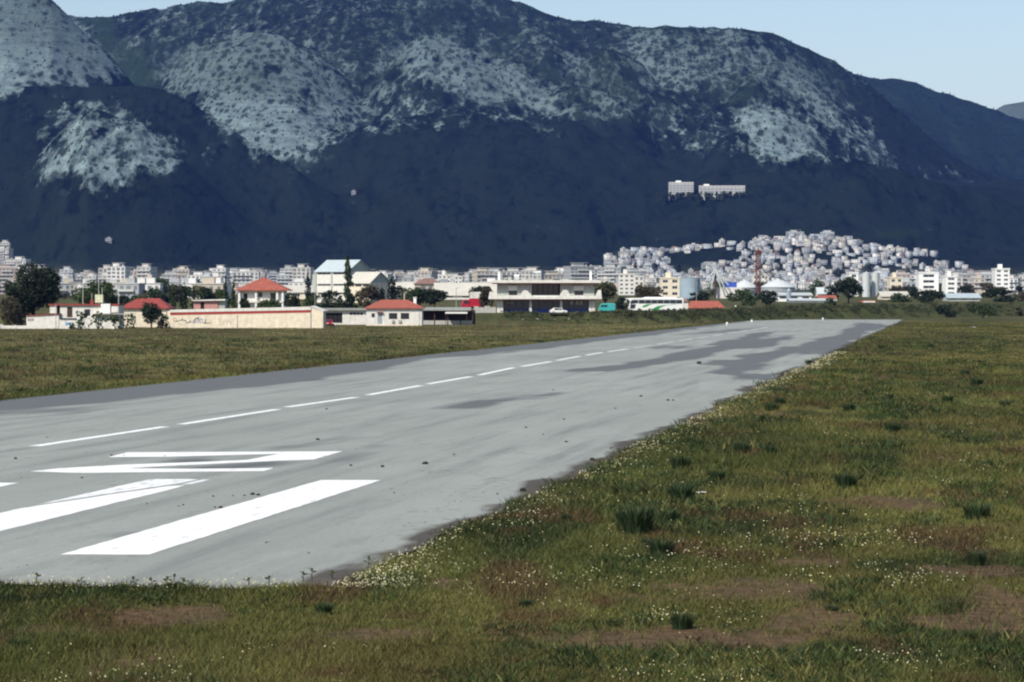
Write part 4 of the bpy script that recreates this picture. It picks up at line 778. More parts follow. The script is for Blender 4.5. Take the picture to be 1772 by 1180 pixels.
MB().box(f.x(846), f.x(921), -1.96, -1.79, zb1 - .245, zb1 - .02).build('balcony_rail', MAT['white_wall'], e); MB().box(f.x(967.5), f.x(1040.5), -1.96, -1.79, zb1 - .245, zb1 - .02).build('balcony_rail', MAT['white_wall'], e)
for (a, b_, wa, wb) in ((860, 919.5, 880.5, 895), (969.5, 1028.5, 994, 1009.5)):
    H_ = (f.x(wa), f.x(wb), f.h(511), f.h(503.2)); s_ = MB(); s_.wallholes(f.x(a), f.x(b_), zb1 - .24, zr0, 0, [H_]); xa, xb = f.x(a), f.x(b_)
    s_.face([(xa, DY, zb1), (xa, 0, zb1), (xa, 0, zr0), (xa, DY, zr0)]); s_.face([(xb, 0, zb1), (xb, DY, zb1), (xb, DY, zr0), (xb, 0, zr0)]); s_.box(xa + .2, xb - .2, .5, .6, zb1, zr0 - .02); s_.build('upper_wall', MAT['grey_wall'], e)  # upper wall's grey has the roof overhang's shade put into its colour
    window(e, *H_, 0, 'dark_wood', mull=1); MB().box(H_[0] - .1, H_[1] + .1, -.16, -.003, f.h(502.6), f.h(494.5)).build('roller_shutter', MAT['white_wall'], e); MB().box(H_[0] - .15, H_[1] + .15, -.2, -.033, H_[2] - .22, H_[2] - .02).build('sill', MAT['white_paint'], e)
for k in range(5):
    u0 = f.x(921 + 9.2 * k); u1 = f.x(921 + 9.2 * (k + 1)); g_ = MB(); g_.box(u0, u0 + .09, 2.4, 2.52, zb1 - .2, zr0 - .02).box(u1 - .09, u1, 2.4, 2.52, zb1 - .2, zr0 - .02).box(u0 + .09, u1 - .09, 2.4, 2.52, zr0 - .3, zr0 - .02); o = g_.build('window', MAT['dark_wood'], e); MB().box(u0 + .09, u1 - .09, 2.46, 2.48, zb1 - .2, zr0 - .3).build('pane', MAT['glass'], o)
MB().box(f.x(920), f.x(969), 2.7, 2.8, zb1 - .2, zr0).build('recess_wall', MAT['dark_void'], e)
rf = MB().box(f.x(850), f.x(1038), -1.9, DY + .6, zr0, zr1).build('roof_slab', MAT['white_wall'], e); MB().box(f.x(851.5), f.x(1036.5), -1.7, DY + .4, zr0 - .2, zr0 - .002).build('roof_soffit', MAT['red_trim'], e)
for p, yt in ((863.5, 470.5), (1022.5, 468.5)): MB().box(f.x(p) - .26, f.x(p) + .26, 2.0, 2.5, zr1, f.h(yt)).box(f.x(p) - .33, f.x(p) + .33, 1.9, 2.6, f.h(yt), f.h(yt) + .12).build('chimney', MAT['white_paint'], rf)
o = empty('solar_heater', (f.X + f.x(894), f.Y + 3, TZ + zr1), 0, 'small solar water heater on the terminal roof near left chimney', 'water heater'); MB().cyl((-.6, .3, 1.0), (.6, .3, 1.0), .25, .25, 12).build('drum', MAT['white_paint'], o); MB().prismx([(-.8, .08), (.2, .85), (.2, .92), (-.8, .15)], -.55, .55).build('panel', MAT['grey_wall'], o)
for sx in (-.5, .5): MB().box(sx - .04, sx + .04, .2, .3, 0, .85).build('leg', MAT['pole_grey'], o)
o = empty('roof_plate', (f.X + f.x(930), f.Y + 3, TZ + zr1), 0, 'white plate on a stand on the terminal roof', 'roof fixture'); MB().box(-.8, .8, -.3, .3, 1.75, 2.05).build('plate', MAT['white_paint'], o); MB().box(-.45, .45, -.2, .2, .9, 1.75).build('housing', MAT['grey_wall'], o)
for sx in (-.4, .4): MB().cyl((sx, 0, 0), (sx, 0, .9), .05, .05, 6).build('leg', MAT['pole_grey'], o)
for p, hgt, lab in ((872, .55, 'small roof vent beside the left chimney of the terminal'), (882, .8, 'pale roof box between left chimney and solar heater of the terminal'), (905, .6, 'low pale roof box right of the solar heater on the terminal')):
    o = empty('roof_vent', (f.X + f.x(p), f.Y + 3.5, TZ + zr1), 0, lab, 'vent'); MB().box(-.35, .35, -.3, .3, 0, hgt - .1).build('body', MAT['grey_wall'], o); MB().box(-.42, .42, -.37, .37, hgt - .1, hgt).build('cap', MAT['white_wall'], o)
# cars parked before the terminal
def car(loc, rz, paint, label, group=None, L=3.9, Wd=1.6):
    e = empty('parked_car', loc, rz, label, 'car', group); h = Wd / 2; s_ = L / 3.9
    prof = [(-1.95, .35), (1.9, .35), (1.95, .62), (1.82, .78), (1.0, .90), (.45, 1.36), (-1.05, 1.40), (-1.7, 1.05), (-1.93, .85)]
    b_ = MB().prism([(x * s_, z) for x, z in prof], -h, h).build('body', MAT[paint], e)
    md = b_.modifiers.new('b', 'BEVEL'); md.width = .07; md.segments = 2
    for sy in (-1, 1):
        y_ = sy * (h + .004); MB().prism([(x * s_, z) for x, z in ([(-1.0, .92), (.0, .92), (.0, 1.30), (-.95, 1.32)])], min(y_, y_ - sy * .01), max(y_, y_ - sy * .01)).build('side_window', MAT['glass'], e); MB().prism([(x * s_, z) for x, z in ([(.06, .92), (.85, .92), (.42, 1.29), (.06, 1.30)])], min(y_, y_ - sy * .01), max(y_, y_ - sy * .01)).build('side_window', MAT['glass'], e)
        for wx in (-1.2, 1.22):
            wl = MB().cyl((wx * s_, sy * (h - .16), .3), (wx * s_, sy * (h + .02), .3), .30, .30, 16).build('wheel', MAT['rubber'], e); MB().cyl((wx * s_, sy * (h + .02), .3), (wx * s_, sy * (h + .035), .3), .17, .17, 12).build('rim', MAT['chrome'], wl)
        MB().box(1.88 * s_, 1.965 * s_, sy * .55 - .16, sy * .55 + .16, .60, .75).build('headlight', MAT['white_paint'], e); MB().box(-1.97 * s_, -1.9 * s_, sy * .6 - .12, sy * .6 + .12, .75, .98).build('tail_light', MAT['lamp_red'], e)
    MB().face([(-1.98 * s_, -h + .2, 1.0), (-1.98 * s_, h - .2, 1.0), (-1.20 * s_, h - .28, 1.395), (-1.20 * s_, -h + .28, 1.395)]).face([(1.03 * s_, -h + .2, .925), (1.03 * s_, h - .2, .925), (.50 * s_, h - .25, 1.35), (.50 * s_, -h + .25, 1.35)]).build('windscreen', MAT['glass'], e)
    MB().box(1.86 * s_, 2.0 * s_, -h + .1, h - .1, .36, .52).box(-2.0 * s_, -1.9 * s_, -h + .1, h - .1, .36, .52).build('bumper', MAT['rubber'], e)
    return e
p = Fr(567.5, 588); car((p.X, p.Y, 0), R(-72), 'car_red', 'red car parked between the long cream building and the garage')
p = Fr(966, 655); car((p.X, p.Y - .5, TZ - .02), R(8), 'coach_white', 'white car parked by the right middle column of the terminal')
# teal van
p = Fr(1051, 690); e = empty('van', (p.X, p.Y, 2.35), R(172), 'small teal van with rounded roof beside the terminal', 'van')
b_ = MB().prism([(-1.95, .35), (1.95, .35), (2.05, .8), (1.9, 1.35), (1.55, 2.0), (1.2, 2.2), (-1.6, 2.25), (-1.95, 2.0), (-2.0, 1.0)], -.85, .85).build('body', MAT['teal_paint'], e); md = b_.modifiers.new('b', 'BEVEL'); md.width = .16; md.segments = 3
for sy in (-1, 1):
    y0_, y1_ = sorted((sy * .845, sy * .856))
    for a, c in ((.75, 1.5), (-.1, .65)): MB().prism([(a, 1.3), (c, 1.3), (c - .2 if c > 1 else c, 1.85), (a, 1.85)], y0_, y1_).build('side_window', MAT['glass'], e)
    for wx in (-1.2, 1.3):
        wl = MB().cyl((wx, sy * .7, .32), (wx, sy * .87, .32), .32, .32, 16).build('wheel', MAT['rubber'], e); MB().cyl((wx, sy * .87, .32), (wx, sy * .885, .32), .17, .17, 12).build('rim', MAT['chrome'], wl)
    MB().cyl((2.0, sy * .6, .8), (2.08, sy * .6, .8), .12, .12, 12).build('headlight', MAT['white_paint'], e)
MB().face([(1.93, -.65, 1.36), (1.93, .65, 1.36), (1.60, .6, 1.98), (1.60, -.6, 1.98)]).build('windscreen', MAT['glass'], e); MB().box(1.98, 2.12, -.8, .8, .35, .5).build('bumper', MAT['white_paint'], e)
# coach
p = Fr(1135, 705); e = empty('coach', (p.X, p.Y, 2.35), R(4), 'long white coach with green swooshes and dark windows behind the bank', 'bus'); LB = 6.7
b_ = MB().prism([(-LB, .4), (LB, .4), (LB, 3.25), (LB - .35, 3.5), (-LB + 1.2, 3.5), (-LB - .5, 3.42), (-LB - .75, 3.25), (-LB - .1, 3.05), (-LB + .25, 2.6), (-LB - .05, 1.4)], -1.25, 1.25).build('body', MAT['coach_white'], e); md = b_.modifiers.new('b', 'BEVEL'); md.width = .1; md.segments = 3
for sy in (-1, 1):
    ya, yb = sorted((sy * 1.246, sy * 1.262)); nW = 7
    for k in range(nW):
        a = -LB + 2.35 + k * 1.53; MB().box(a, a + 1.47, ya, yb, 2.12, 3.05).build('window', MAT['glass'], e)
    MB().prism([(-LB + .32, 2.0), (-LB + 2.25, 2.2), (-LB + 2.25, 3.05), (-LB + .9, 3.05), (-LB + .3, 2.7)], ya, yb).build('driver_window', MAT['glass'], e)
    MB().prism([(-LB + .2, .9), (-LB + 1.4, .9), (-LB + 1.7, 1.95), (-LB + .3, 1.95)], ya, yb).build('front_door', MAT['glass'], e)
    ya2, yb2 = sorted((sy * 1.246, sy * 1.266))
    MB().prism([(-1.4, .42), (.3, .42), (.9, 1.1), (2.2, 1.65), (4.2, 2.0), (5.2, 2.04), (3.2, 1.75), (1.9, 1.75), (.2, 1.5), (-.8, .95)], ya2, yb2).build('swoosh', MAT['coach_green'], e)
    MB().prism([(-3.6, 1.2), (-2.6, 1.3), (-1.6, 1.8), (-.6, 2.04), (-2.2, 1.98), (-3.2, 1.7)], ya2, yb2).build('swoosh', MAT['coach_green'], e)
    for wx in (-4.2, 2.9, 4.3):
        wl = MB().cyl((wx, sy * .98, .5), (wx, sy * 1.27, .5), .5, .5, 18).build('wheel', MAT['rubber'], e); MB().cyl((wx, sy * 1.27, .5), (wx, sy * 1.29, .5), .27, .27, 12).build('rim', MAT['chrome'], wl)
    MB().cyl((-LB - .6, sy * 1.1, 2.9), (-LB - .9, sy * 1.35, 2.4), .06, .06, 6).build('mirror', MAT['white_paint'], e)
MB().face([(-LB - .08, -1.1, 1.45), (-LB + .19, -1.1, 2.6), (-LB + .19, 1.1, 2.6), (-LB - .08, 1.1, 1.45)]).build('windscreen', MAT['glass'], e)
MB().prism([(-LB + 3.2, 3.5), (LB - 1.6, 3.5), (LB - 2, 3.72), (-LB + 4.2, 3.76)], -.9, .9).build('roof_unit', MAT['coach_white'], e)
# red lorry
p = Fr(824, 705); e = empty('lorry', (p.X, p.Y, float(near_z(p.X, p.Y)) + .4), R(6), 'red lorry with white top behind the open shed', 'truck')
MB().box(-1.6, 2.6, -1.2, 1.2, .95, 3.0).build('cargo_box', MAT['truck_red'], e); MB().prism([(-1.5, 3.0), (2.5, 3.0), (2.4, 4.4), (1.9, 4.6), (-1.4, 4.55)], -1.15, 1.15).build('canopy', MAT['white_wall'], e)
MB().prism([(-3.6, .6), (-1.75, .6), (-1.75, 2.7), (-3.0, 2.7), (-3.55, 1.7)], -1.15, 1.15).build('cab', MAT['truck_red'], e); MB().box(-3.1, -2.0, -1.17, -1.152, 1.7, 2.45).build('side_window', MAT['glass'], e)
MB().box(-3.4, 2.6, -.5, .5, .6, .94).build('chassis', MAT['rubber'], e)
for wx in (-2.8, 1.5):
    for sy in (-1, 1): wl = MB().cyl((wx, sy * .8, .48), (wx, sy * 1.18, .48), .48, .48, 16).build('wheel', MAT['rubber'], e); MB().cyl((wx, sy * 1.18, .48), (wx, sy * 1.2, .48), .25, .25, 10).build('rim', MAT['chrome'], wl)
# hut, red roofed house by the coach
p = Fr(1184.5, 712); e = empty('gate_hut', p.loc(), 0, 'tiny white gate hut with pinkish roof at the tail of the coach', 'hut')
D1 = (p.x(1180.5), p.x(1183.5), -.1, 2.3); shell(e, p.x(1177.5), p.x(1191), 0, 2, p.h(522), [D1], 'white_wall'); MB().box(D1[0], D1[1], .1, .16, -.1, 2.3).build('door', MAT['dark_wood'], e); MB().hip(p.x(1176.5), p.x(1192), -.3, 2.3, p.h(522), p.h(515.5), p.x(1183), p.x(1186), 1).build('roof', MAT['tile_town'], e)
p = Fr(1222, 745); e = empty('red_roofed_hut', p.loc(), 0, 'low hut with wide bright red hipped roof right of the coach', 'house')
shell(e, p.x(1195), p.x(1250), 0, 6, p.h(533), [(p.x(1205), p.x(1212), p.h(539), p.h(535))], 'white_wall', roof=False); window(e, p.x(1205), p.x(1212), p.h(539), p.h(535), 0, 'dark_wood'); MB().hip(p.x(1192), p.x(1255), -.5, 6.5, p.h(533.5), p.h(520.5), p.x(1196), p.x(1244), 3).build('roof', MAT['tile_red'], e)
o = empty('white_post', (Fr(1273, 760).X, 760, float(near_z(Fr(1273, 760).X, 760))), 0, 'short white post on the bank right of the red roofed hut', 'post'); MB().cyl((0, 0, -.2), (0, 0, 1.1), .22, .18, 8).build('shaft', MAT['white_paint'], o); MB().cyl((0, 0, 1.1), (0, 0, 1.3), .24, .1, 8).build('cap', MAT['white_paint'], o)

# ---------------------------------------------------------------- school with gabled metal roofs
def gable_block(parent, L, Wd, z0, z1, zr, wallm, roofm, bands, gm='grey_wall', over=.5):
    "front on -y, ridge along x, right-hand gable at x=L"
    Hs = []
    for (za, zb_, nb) in bands:
        for k in range(nb): Hs.append((L * (k + .08) / nb, L * (k + .92) / nb, za, zb_))
    s = MB(); s.wallholes(0, L, z0, z1, 0, Hs, .3); s.face([(0, Wd, z0), (0, 0, z0), (0, 0, z1), (0, Wd, z1)]); s.face([(L, Wd, z0), (0, Wd, z0), (0, Wd, z1), (L, Wd, z1)]); s.face([(L, 0, z0), (L, Wd, z0), (L, Wd, z1), (L, 0, z1)]); s.build('wall', MAT[wallm], parent)
    for h in Hs: window(parent, *h, .12, 'grey_wall', 'glass', 2)
    MB().prismx([(0, z1 + .002), (Wd, z1 + .002), (Wd / 2, zr - .15)], .02, L - .02).build('gable_wall', MAT[gm], parent)  # gable coloured greyer than the walls, its side shade painted in
    tn = (zr - z1) / (Wd / 2)
    for sgn in (0, 1):
        a = [(-over, z1 - over * tn), (Wd / 2, zr), (Wd / 2, zr + .2), (-over, z1 - over * tn + .2)]
        if sgn: a = [(Wd - y_, z_) for y_, z_ in a][::-1]
        MB().prismx(a, -over, L + over).build('roof_slope', MAT[roofm], parent)
th = R(35)
Y0 = 955; X0 = (602 - CX) / F * Y0; gz = ground_z(X0, Y0)
e = empty('school_building', (X0, Y0, gz), -th, 'tall grey school building with gabled metal roof and white wall bands', 'building')
e.location = (X0 - 13.4 * math.cos(th), Y0 + 13.4 * math.sin(th), gz)
zz = lambda y: zy(y, Y0) - gz
gable_block(e, 13.4, 12.5, -1, zz(469), zz(450), 'white_wall', 'metal_roof', [(zz(475), zz(470.5), 2), (zz(494.5), zz(491), 2), (zz(509.5), zz(506), 2)])
for k in range(3): MB().box(13.4 * k / 2 - .2, 13.4 * k / 2 + .2, -.35, -.003, -1, zz(470)).build('pilaster', MAT['grey_wall'], e)
MB().box(-3.2, -.003, 2, 11, -1, zz(474)).build('stair_tower', MAT['grey_wall'], e)
X1 = (640 - CX) / F * 945; g1 = ground_z(X1, 945); zz = lambda y: zy(y, 945) - g1
e = empty('school_wing', (X1 - 9.5 * math.cos(th), 945 + 9.5 * math.sin(th), g1), -th, 'lower school wing with pale gabled roof beside the dark cypress', 'building')
gable_block(e, 9.5, 10.8, -1, zz(489), zz(471), 'cream_wall', 'pale_roof', [(zz(496), zz(490.5), 3)])
for k in range(4): MB().box(9.503, 9.53, 1.2 + 2.6 * k, 1.35 + 2.6 * k, 0, zz(490)).build('wall_joint', MAT['grey_wall'], e)
# warehouses with long pale roofs
def shed(name, label, xa, xb, yr, ye, yb, Y, roofm='pale_roof', wallm='white_wall', dep=22, cat='warehouse', doors=3):
    f = Fr((xa + xb) / 2, Y); e = empty(name, f.loc(), 0, label, cat); x0, x1 = f.x(xa), f.x(xb); ze, zr = f.h(ye), f.h(yr)
    Hs = [(x0 + (x1 - x0) * (k + .2) / doors, x0 + (x1 - x0) * (k + .8) / doors, max(.5, ze * .45), ze * .85) for k in range(doors)]
    shell(e, x0, x1, 0, dep, ze, Hs, wallm, roof=False)
    for h in Hs: window(e, *h, 0, 'grey_wall', 'glass', 2)
    tn = (zr - ze) / (dep / 2)
    for sgn in (0, 1):
        a = [(-.5, ze - .5 * tn), (dep / 2, zr), (dep / 2, zr + .25), (-.5, ze - .5 * tn + .25)]
        if sgn: a = [(dep - y_, z_) for y_, z_ in a][::-1]
        MB().prismx(a, x0 - .5, x1 + .5).build('roof_slope', MAT[roofm], e)
    MB().prismx([(0, ze + .002), (dep, ze + .002), (dep / 2, zr - .1)], x0 + .02, x1 - .02).build('gable_wall', MAT[wallm], e)
    return e
shed('warehouse', 'long warehouse with cream roof between the cottage chimney and the terminal', 752, 872, 490, 511, 522, 1120)
shed('warehouse', 'warehouse with pale roof behind the cottage and the tall cypress', 672, 750, 489, 510, 520, 1180)
shed('warehouse', 'pale warehouse roof left of the school stair tower', 480, 545, 494, 506, 520, 1150, wallm='cream_wall')
shed('warehouse', 'long low white warehouse left of the dense dark tree', 1345, 1404, 507.5, 511, 526, 1010, 'tank_white', 'white_paint', 14)
shed('warehouse', 'low white shed with long roof above the bank, touching the dense dark tree', 1368, 1446, 517.5, 520, 527, 960, 'tank_white', 'white_paint', 10)
shed('warehouse', 'small white gabled building behind the dense dark tree', 1416, 1442, 498, 508, 520, 1150, 'tank_white', 'white_paint', 10, doors=1)
shed('warehouse', 'wide low pale shed on the bank right of the dark wide bush', 1641, 1696, 508.5, 515.5, 525, 1030, 'metal_roof', 'grey_wall', 14)
shed('warehouse', 'low cream shed between twin white silos and green bush', 1526, 1572, 505, 513, 524, 1120, 'pale_roof', 'cream_wall', 14)
shed('red_roofed_shed', 'low shed with red tile roof right of the long white warehouse', 1418, 1446, 512, 517, 526, 985, 'tile_red', 'white_wall', 8, 'shed', 1)
shed('red_roofed_shed', 'small reddish roofed shed at the foot of the twin silos', 1494, 1514, 521, 526, 530, 960, 'tile_red', 'white_wall', 6, 'shed', 1)
# ---------------------------------------------------------------- tanks, silos, mill
def tank(name, label, xa, xb, ywall, ytop, Y, wm, rm, seg=28, rings=3):
    f = Fr((xa + xb) / 2, Y); e = empty(name, f.loc(), 0, label, 'silo' if name == 'silo' else 'tank'); r = f.x(xb) - 0; zw, zt = f.h(ywall), f.h(ytop)
    MB().cyl((0, 0, -.5), (0, 0, zw), r, r, seg).build('shell', MAT[wm], e, False)
    MB().cyl((0, 0, zw + .002), (0, 0, zw + (zt - zw) * .62), r * 1.03, r * .55, seg).cyl((0, 0, zw + (zt - zw) * .62), (0, 0, zt), r * .55, r * .08, seg).build('roof', MAT[rm], e)
    for k in range(rings): z = zw * (k + 1) / (rings + .4); MB().cyl((0, 0, z), (0, 0, z + .12), r * 1.012, r * 1.012, seg).build('ring', MAT[wm], e)
    MB().cyl((0, 0, zt - .1), (0, 0, zt + .5), r * .07 + .1, r * .07 + .1, 10).build('vent', MAT[rm], e)
    la = MB()
    for sx in (-.25, .25): la.box(r * .5 + sx - .03, r * .5 + sx + .03, -r * .9 - .1, -r * .9, 0, zw)
    la.build('ladder', MAT['pole_grey'], e); return e
tank('storage_tank', 'wide grey tank with shallow white cone roof left of the red crane', 1265, 1312, 497.5, 484.5, 1230, 'tank_grey', 'tank_white')
tank('storage_tank', 'widest grey tank with shallow white cone roof right of the red crane', 1316, 1376, 497, 483, 1260, 'tank_grey', 'tank_white')
tank('silo', 'blue grey metal silo with flat top behind the gate hut', 1176, 1212, 481, 479.5, 1150, 'tank_blue', 'tank_grey')
tank('silo', 'left one of the twin slender white silos', 1492, 1506, 472.5, 471, 1320, 'tank_white', 'tank_white', 18)
tank('silo', 'right one of the twin slender white silos', 1508.5, 1521.5, 472, 470.5, 1325, 'tank_white', 'tank_white', 18)
tank('silo', 'small white tank in front of the long white warehouse', 1361, 1369, 502, 500.5, 1000, 'tank_blue', 'tank_white', 14)
f = Fr(1312, 1215); e = empty('tower_crane', f.loc(), R(20), 'rust red lattice crane mast between the two grey tanks', 'crane'); h = f.h(440); a = .75
for sx in (-a, a):
    for sy in (-a, a): MB().box(sx - .14, sx + .14, sy - .14, sy + .14, -.3, h).build('leg', MAT['red_steel'], e)
nb = 14
for k in range(nb):
    z0_, z1_ = h * k / nb, h * (k + 1) / nb; br = MB()
    for (p, q2) in (((-a, -a), (a, -a)), ((a, -a), (a, a)), ((a, a), (-a, a)), ((-a, a), (-a, -a))):
        u, v_ = (p, q2) if k % 2 else (q2, p); br.cyl((*u, z0_), (*v_, z1_), .07, .07, 4).cyl((*p, z1_), (*q2, z1_), .06, .06, 4)
    br.build('brace', MAT['red_steel'], e)
MB().box(-1.1, 1.1, -1.1, 1.1, h, h + 1.6).build('cab', MAT['red_steel'], e); MB().cyl((0, 0, h + 1.6), (0, 0, h + 2.8), .5, .15, 8).build('mast_head', MAT['red_steel'], e)
MB().cyl((.8, 0, h * .72), (5.2, .5, h * .52), .22, .18, 6).cyl((.8, 0, h * .6), (4.4, .5, h * .40), .18, .18, 6).build('chute', MAT['red_steel'], e)
f = Fr(1238, 1200); e = empty('grain_elevator', f.loc(), 0, 'white spout tubes fanning from the top of a thin mill tower', 'mill'); h = f.h(469)
MB().box(-.35, .35, -.35, .35, -.3, h).build('tower', MAT['dark_wood'], e); MB().box(-.7, .7, -.7, .7, h, h + 1).build('head', MAT['tank_white'], e)
for (p, yb_) in ((1224, 481), (1230, 499), (1247, 498), (1253, 497), (1260, 493)): MB().cyl((0, -.4, h + .3), (f.x(p), -.8, max(.2, f.h(yb_))), .26, .26, 8).build('spout', MAT['tank_white'], e)
MB().box(f.x(1240), f.x(1284), 2, 8, -.4, f.h(497)).build('mill_wall', MAT['white_wall'], e); MB().box(f.x(1255), f.x(1276), 3, 7, f.h(497) + .003, f.h(488)).build('upper_room', MAT['blue_panel'], e)
# ---------------------------------------------------------------- pale blocks between the field and the town
def block(name, label, xa, xb, yt, Y, wm, floors, cols, cat='building', dep=12, hut=True, group=None):
    f = Fr((xa + xb) / 2, Y); e = empty(name, f.loc(), 0, label, cat, group); x0, x1 = f.x(xa), f.x(xb); zt = f.h(yt); fh = zt / floors
    Hs = [(x0 + (x1 - x0) * (c + .22) / cols, x0 + (x1 - x0) * (c + .78) / cols, fh * (k + .32), fh * (k + .82)) for k in range(floors) for c in range(cols)]
    shell(e, x0, x1, 0, dep, zt, Hs, wm, -.8)
    for h_ in Hs: window(e, *h_, .05, 'white_paint', 'glass', 1)
    MB().box(x0 - .2, x1 + .2, -.2, dep + .2, zt + .002, zt + .6).build('parapet', MAT[wm], e)
    if hut: MB().box(x0 + (x1 - x0) * .3, x0 + (x1 - x0) * .55, 3, 7, zt + .6, zt + 2.8).build('roof_hut', MAT[wm], e)
    return e
block('apartment_house', 'white block with roof structures above the cream warehouse roof', 758, 780, 477, 1500, 'white_wall', 5, 3)
block('apartment_house', 'narrow white block right of the one with roof structures', 787, 800, 479, 1520, 'white_wall', 5, 2, hut=False)
block('apartment_house', 'large cream white block right of the olive tree by the terminal', 1071, 1098, 475, 1600 - 60, 'white_wall', 5, 3)
block('apartment_house', 'pale block behind the brownish tree and the coach', 1098, 1114, 479, 1560, 'white_wall', 4, 2, hut=False)
block('mill_building', 'cream windowless looking mill block left of the blue grey silo', 1143, 1176, 482, 1300, 'cream_wall', 3, 2)
block('apartment_house', 'white frame building behind the tank right of the crane', 1303, 1330, 476, 1580, 'white_wall', 4, 4)
block('white_block', 'big plain white cubic block behind the dark wide bush', 1590, 1624, 473, 1450, 'white_paint', 4, 1, hut=False)
block('white_block', 'narrow bright white block right of the big cubic one', 1636, 1656, 479, 1440, 'white_paint', 4, 1)
block('white_block', 'pale blocky building with vertical bays near the end of the bank', 1722, 1747, 466, 1550, 'white_paint', 6, 2)
block('white_block', 'cream block right of the twin silos', 1540, 1562, 481, 1420, 'cream_wall', 3, 2)
block('white_block', 'small white block left of the twin silos', 1470, 1485, 473, 1400, 'white_paint', 4, 1, hut=False)
# ---------------------------------------------------------------- town
def apt_mesh(Wd, D, nf, seed, style):
    g = random.Random(seed); m = MB(); fh = 3.05; H = nf * fh + .8
    m.mat(0).box(-Wd / 2, Wd / 2, 0, D, -4, H)
    nb = max(2, int(Wd / 3.2))
    for k in range(nf):
        z = .8 + k * fh
        if style != 2 and k > 0: m.mat(2).box(-Wd / 2 + g.choice((0, 0, Wd * .3)), Wd / 2 - g.choice((0, 0, Wd * .25)), -1.3, -.002, z - .1, z + .85 * (style == 0) + .1)
        for c in range(nb):
            xc = -Wd / 2 + Wd * (c + .5) / nb; hw = Wd / nb * g.uniform(.25, .40); m.mat(1).box(xc - hw, xc + hw, -.05, .2, z + .55 * g.choice((0, 1)), z + 2.2)
        for c in range(3): yc = D * (c + .5) / 3; m.mat(1).box(-Wd / 2 - .04, -Wd / 2 + .2, yc - .7, yc + .7, z + .9, z + 2.2).box(Wd / 2 - .2, Wd / 2 + .04, yc - .7, yc + .7, z + .9, z + 2.2)
    m.mat(2).box(-Wd / 2 - .3, Wd / 2 + .3, -.3, D + .3, H + .002, H + .35)
    m.mat(0).box(-Wd * .25, Wd * g.uniform(.05, .3), D * .3, D * .75, H + .35, H + 2.9); m.mat(2).box(-Wd * .3, Wd * .33, D * .25, D * .8, H + 2.902, H + 3.1)
    for c in range(3): xx = g.uniform(-Wd * .42, Wd * .42); m.mat(2).box(xx - .5, xx + .5, 1, 1.8, H + .35, H + 1.5)
    return m.mesh('apartment_block')
def house_mesh(Wd, D, nf, seed, red):
    g = random.Random(seed); m = MB(); H = nf * 3.0
    m.mat(0).box(-Wd / 2, Wd / 2, 0, D, -5, H); nb = max(2, int(Wd / 3))
    for k in range(nf):
        for c in range(nb): xc = -Wd / 2 + Wd * (c + .5) / nb; hw = g.uniform(.5, .95); m.mat(1).box(xc - hw, xc + hw, -.05, .2, k * 3 + .8, k * 3 + 2.2)
        if k and g.random() < .7: m.mat(2).box(-Wd / 2, Wd * g.uniform(0, .5), -1.1, -.002, k * 3 - .1, k * 3 + .8)
    if red: m.mat(3).hip(-Wd / 2 - .5, Wd / 2 + .5, -.5, D + .5, H + .002, H + 2.3, -Wd * .2, Wd * .2)
    else: m.mat(2).box(-Wd / 2 - .25, Wd / 2 + .25, -.25, D + .25, H + .002, H + .4); m.mat(0).box(-Wd * .2, Wd * .2, D * .3, D * .7, H + .4, H + 2.5)
    return m.mesh('hillside_house')
plain('town_glass', (0.16, 0.17, 0.18), .4); plain('town_slab', (0.50, 0.50, 0.48), .8)
TM = [MAT['town_wall'], MAT['town_glass'], MAT['town_slab'], MAT['tile_town']]
APT = []
for i, (wd, dd, nf, st) in enumerate([(14, 12, 6, 0), (18, 13, 5, 1), (12, 12, 7, 0), (22, 13, 6, 1), (16, 12, 6, 2), (11, 11, 5, 0), (20, 14, 7, 0), (13, 12, 4, 1), (24, 14, 5, 0), (15, 12, 7, 2)]):
    me = apt_mesh(wd, dd, nf, i, st); [me.materials.append(k) for k in TM]; APT.append((me, wd))
HOU = []; SIZ = {APT[i_][0].name: ('low' if n_ < 5 else 'tall' if n_ > 6 else 'medium') for i_, n_ in enumerate((6, 5, 7, 6, 6, 5, 7, 4, 5, 7))}
for i, (wd, dd, nf, rd) in enumerate([(8, 7, 2, 0), (9, 8, 2, 1), (7, 7, 3, 0), (10, 8, 3, 0), (9, 7, 2, 0), (6, 6, 2, 1), (12, 9, 2, 0), (8, 8, 4, 0), (13, 8, 3, 0), (7, 6, 1, 0)]):
    me = house_mesh(wd, dd, nf, 50 + i, rd); [me.materials.append(k) for k in TM]; HOU.append((me, wd, rd))
PALN = [((.62, .61, .58), 'white'), ((.54, .52, .47), 'cream'), ((.50, .43, .34), 'beige'), ((.42, .44, .46), 'grey'), ((.48, .37, .33), 'pinkish'), ((.68, .67, .64), 'bright'), ((.31, .33, .34), 'dark'), ((.50, .48, .45), 'ivory'), ((.46, .50, .53), 'bluish')]
PAL = [p_[0] for p_ in PALN]
PLAIN_MARKS = [(0, 'above the large tree'), (110, 'behind the low white house'), (210, 'behind the red tiled house'), (295, 'behind the graffiti wall'), (400, 'behind the villa'), (505, 'left of the school'), (600, 'behind the school'), (685, 'behind the cottage chimney'), (775, 'behind the long warehouse'), (860, 'behind the left half of the terminal'), (945, 'behind the right half of the terminal'), (1045, 'behind the coach'), (1195, 'behind the blue grey silo'), (1400, 'behind the dense dark tree'), (1560, 'right of the twin silos'), (1630, 'behind the narrow white block'), (1700, 'behind the pale low shed'), (1750, 'at the far end of the bank')]
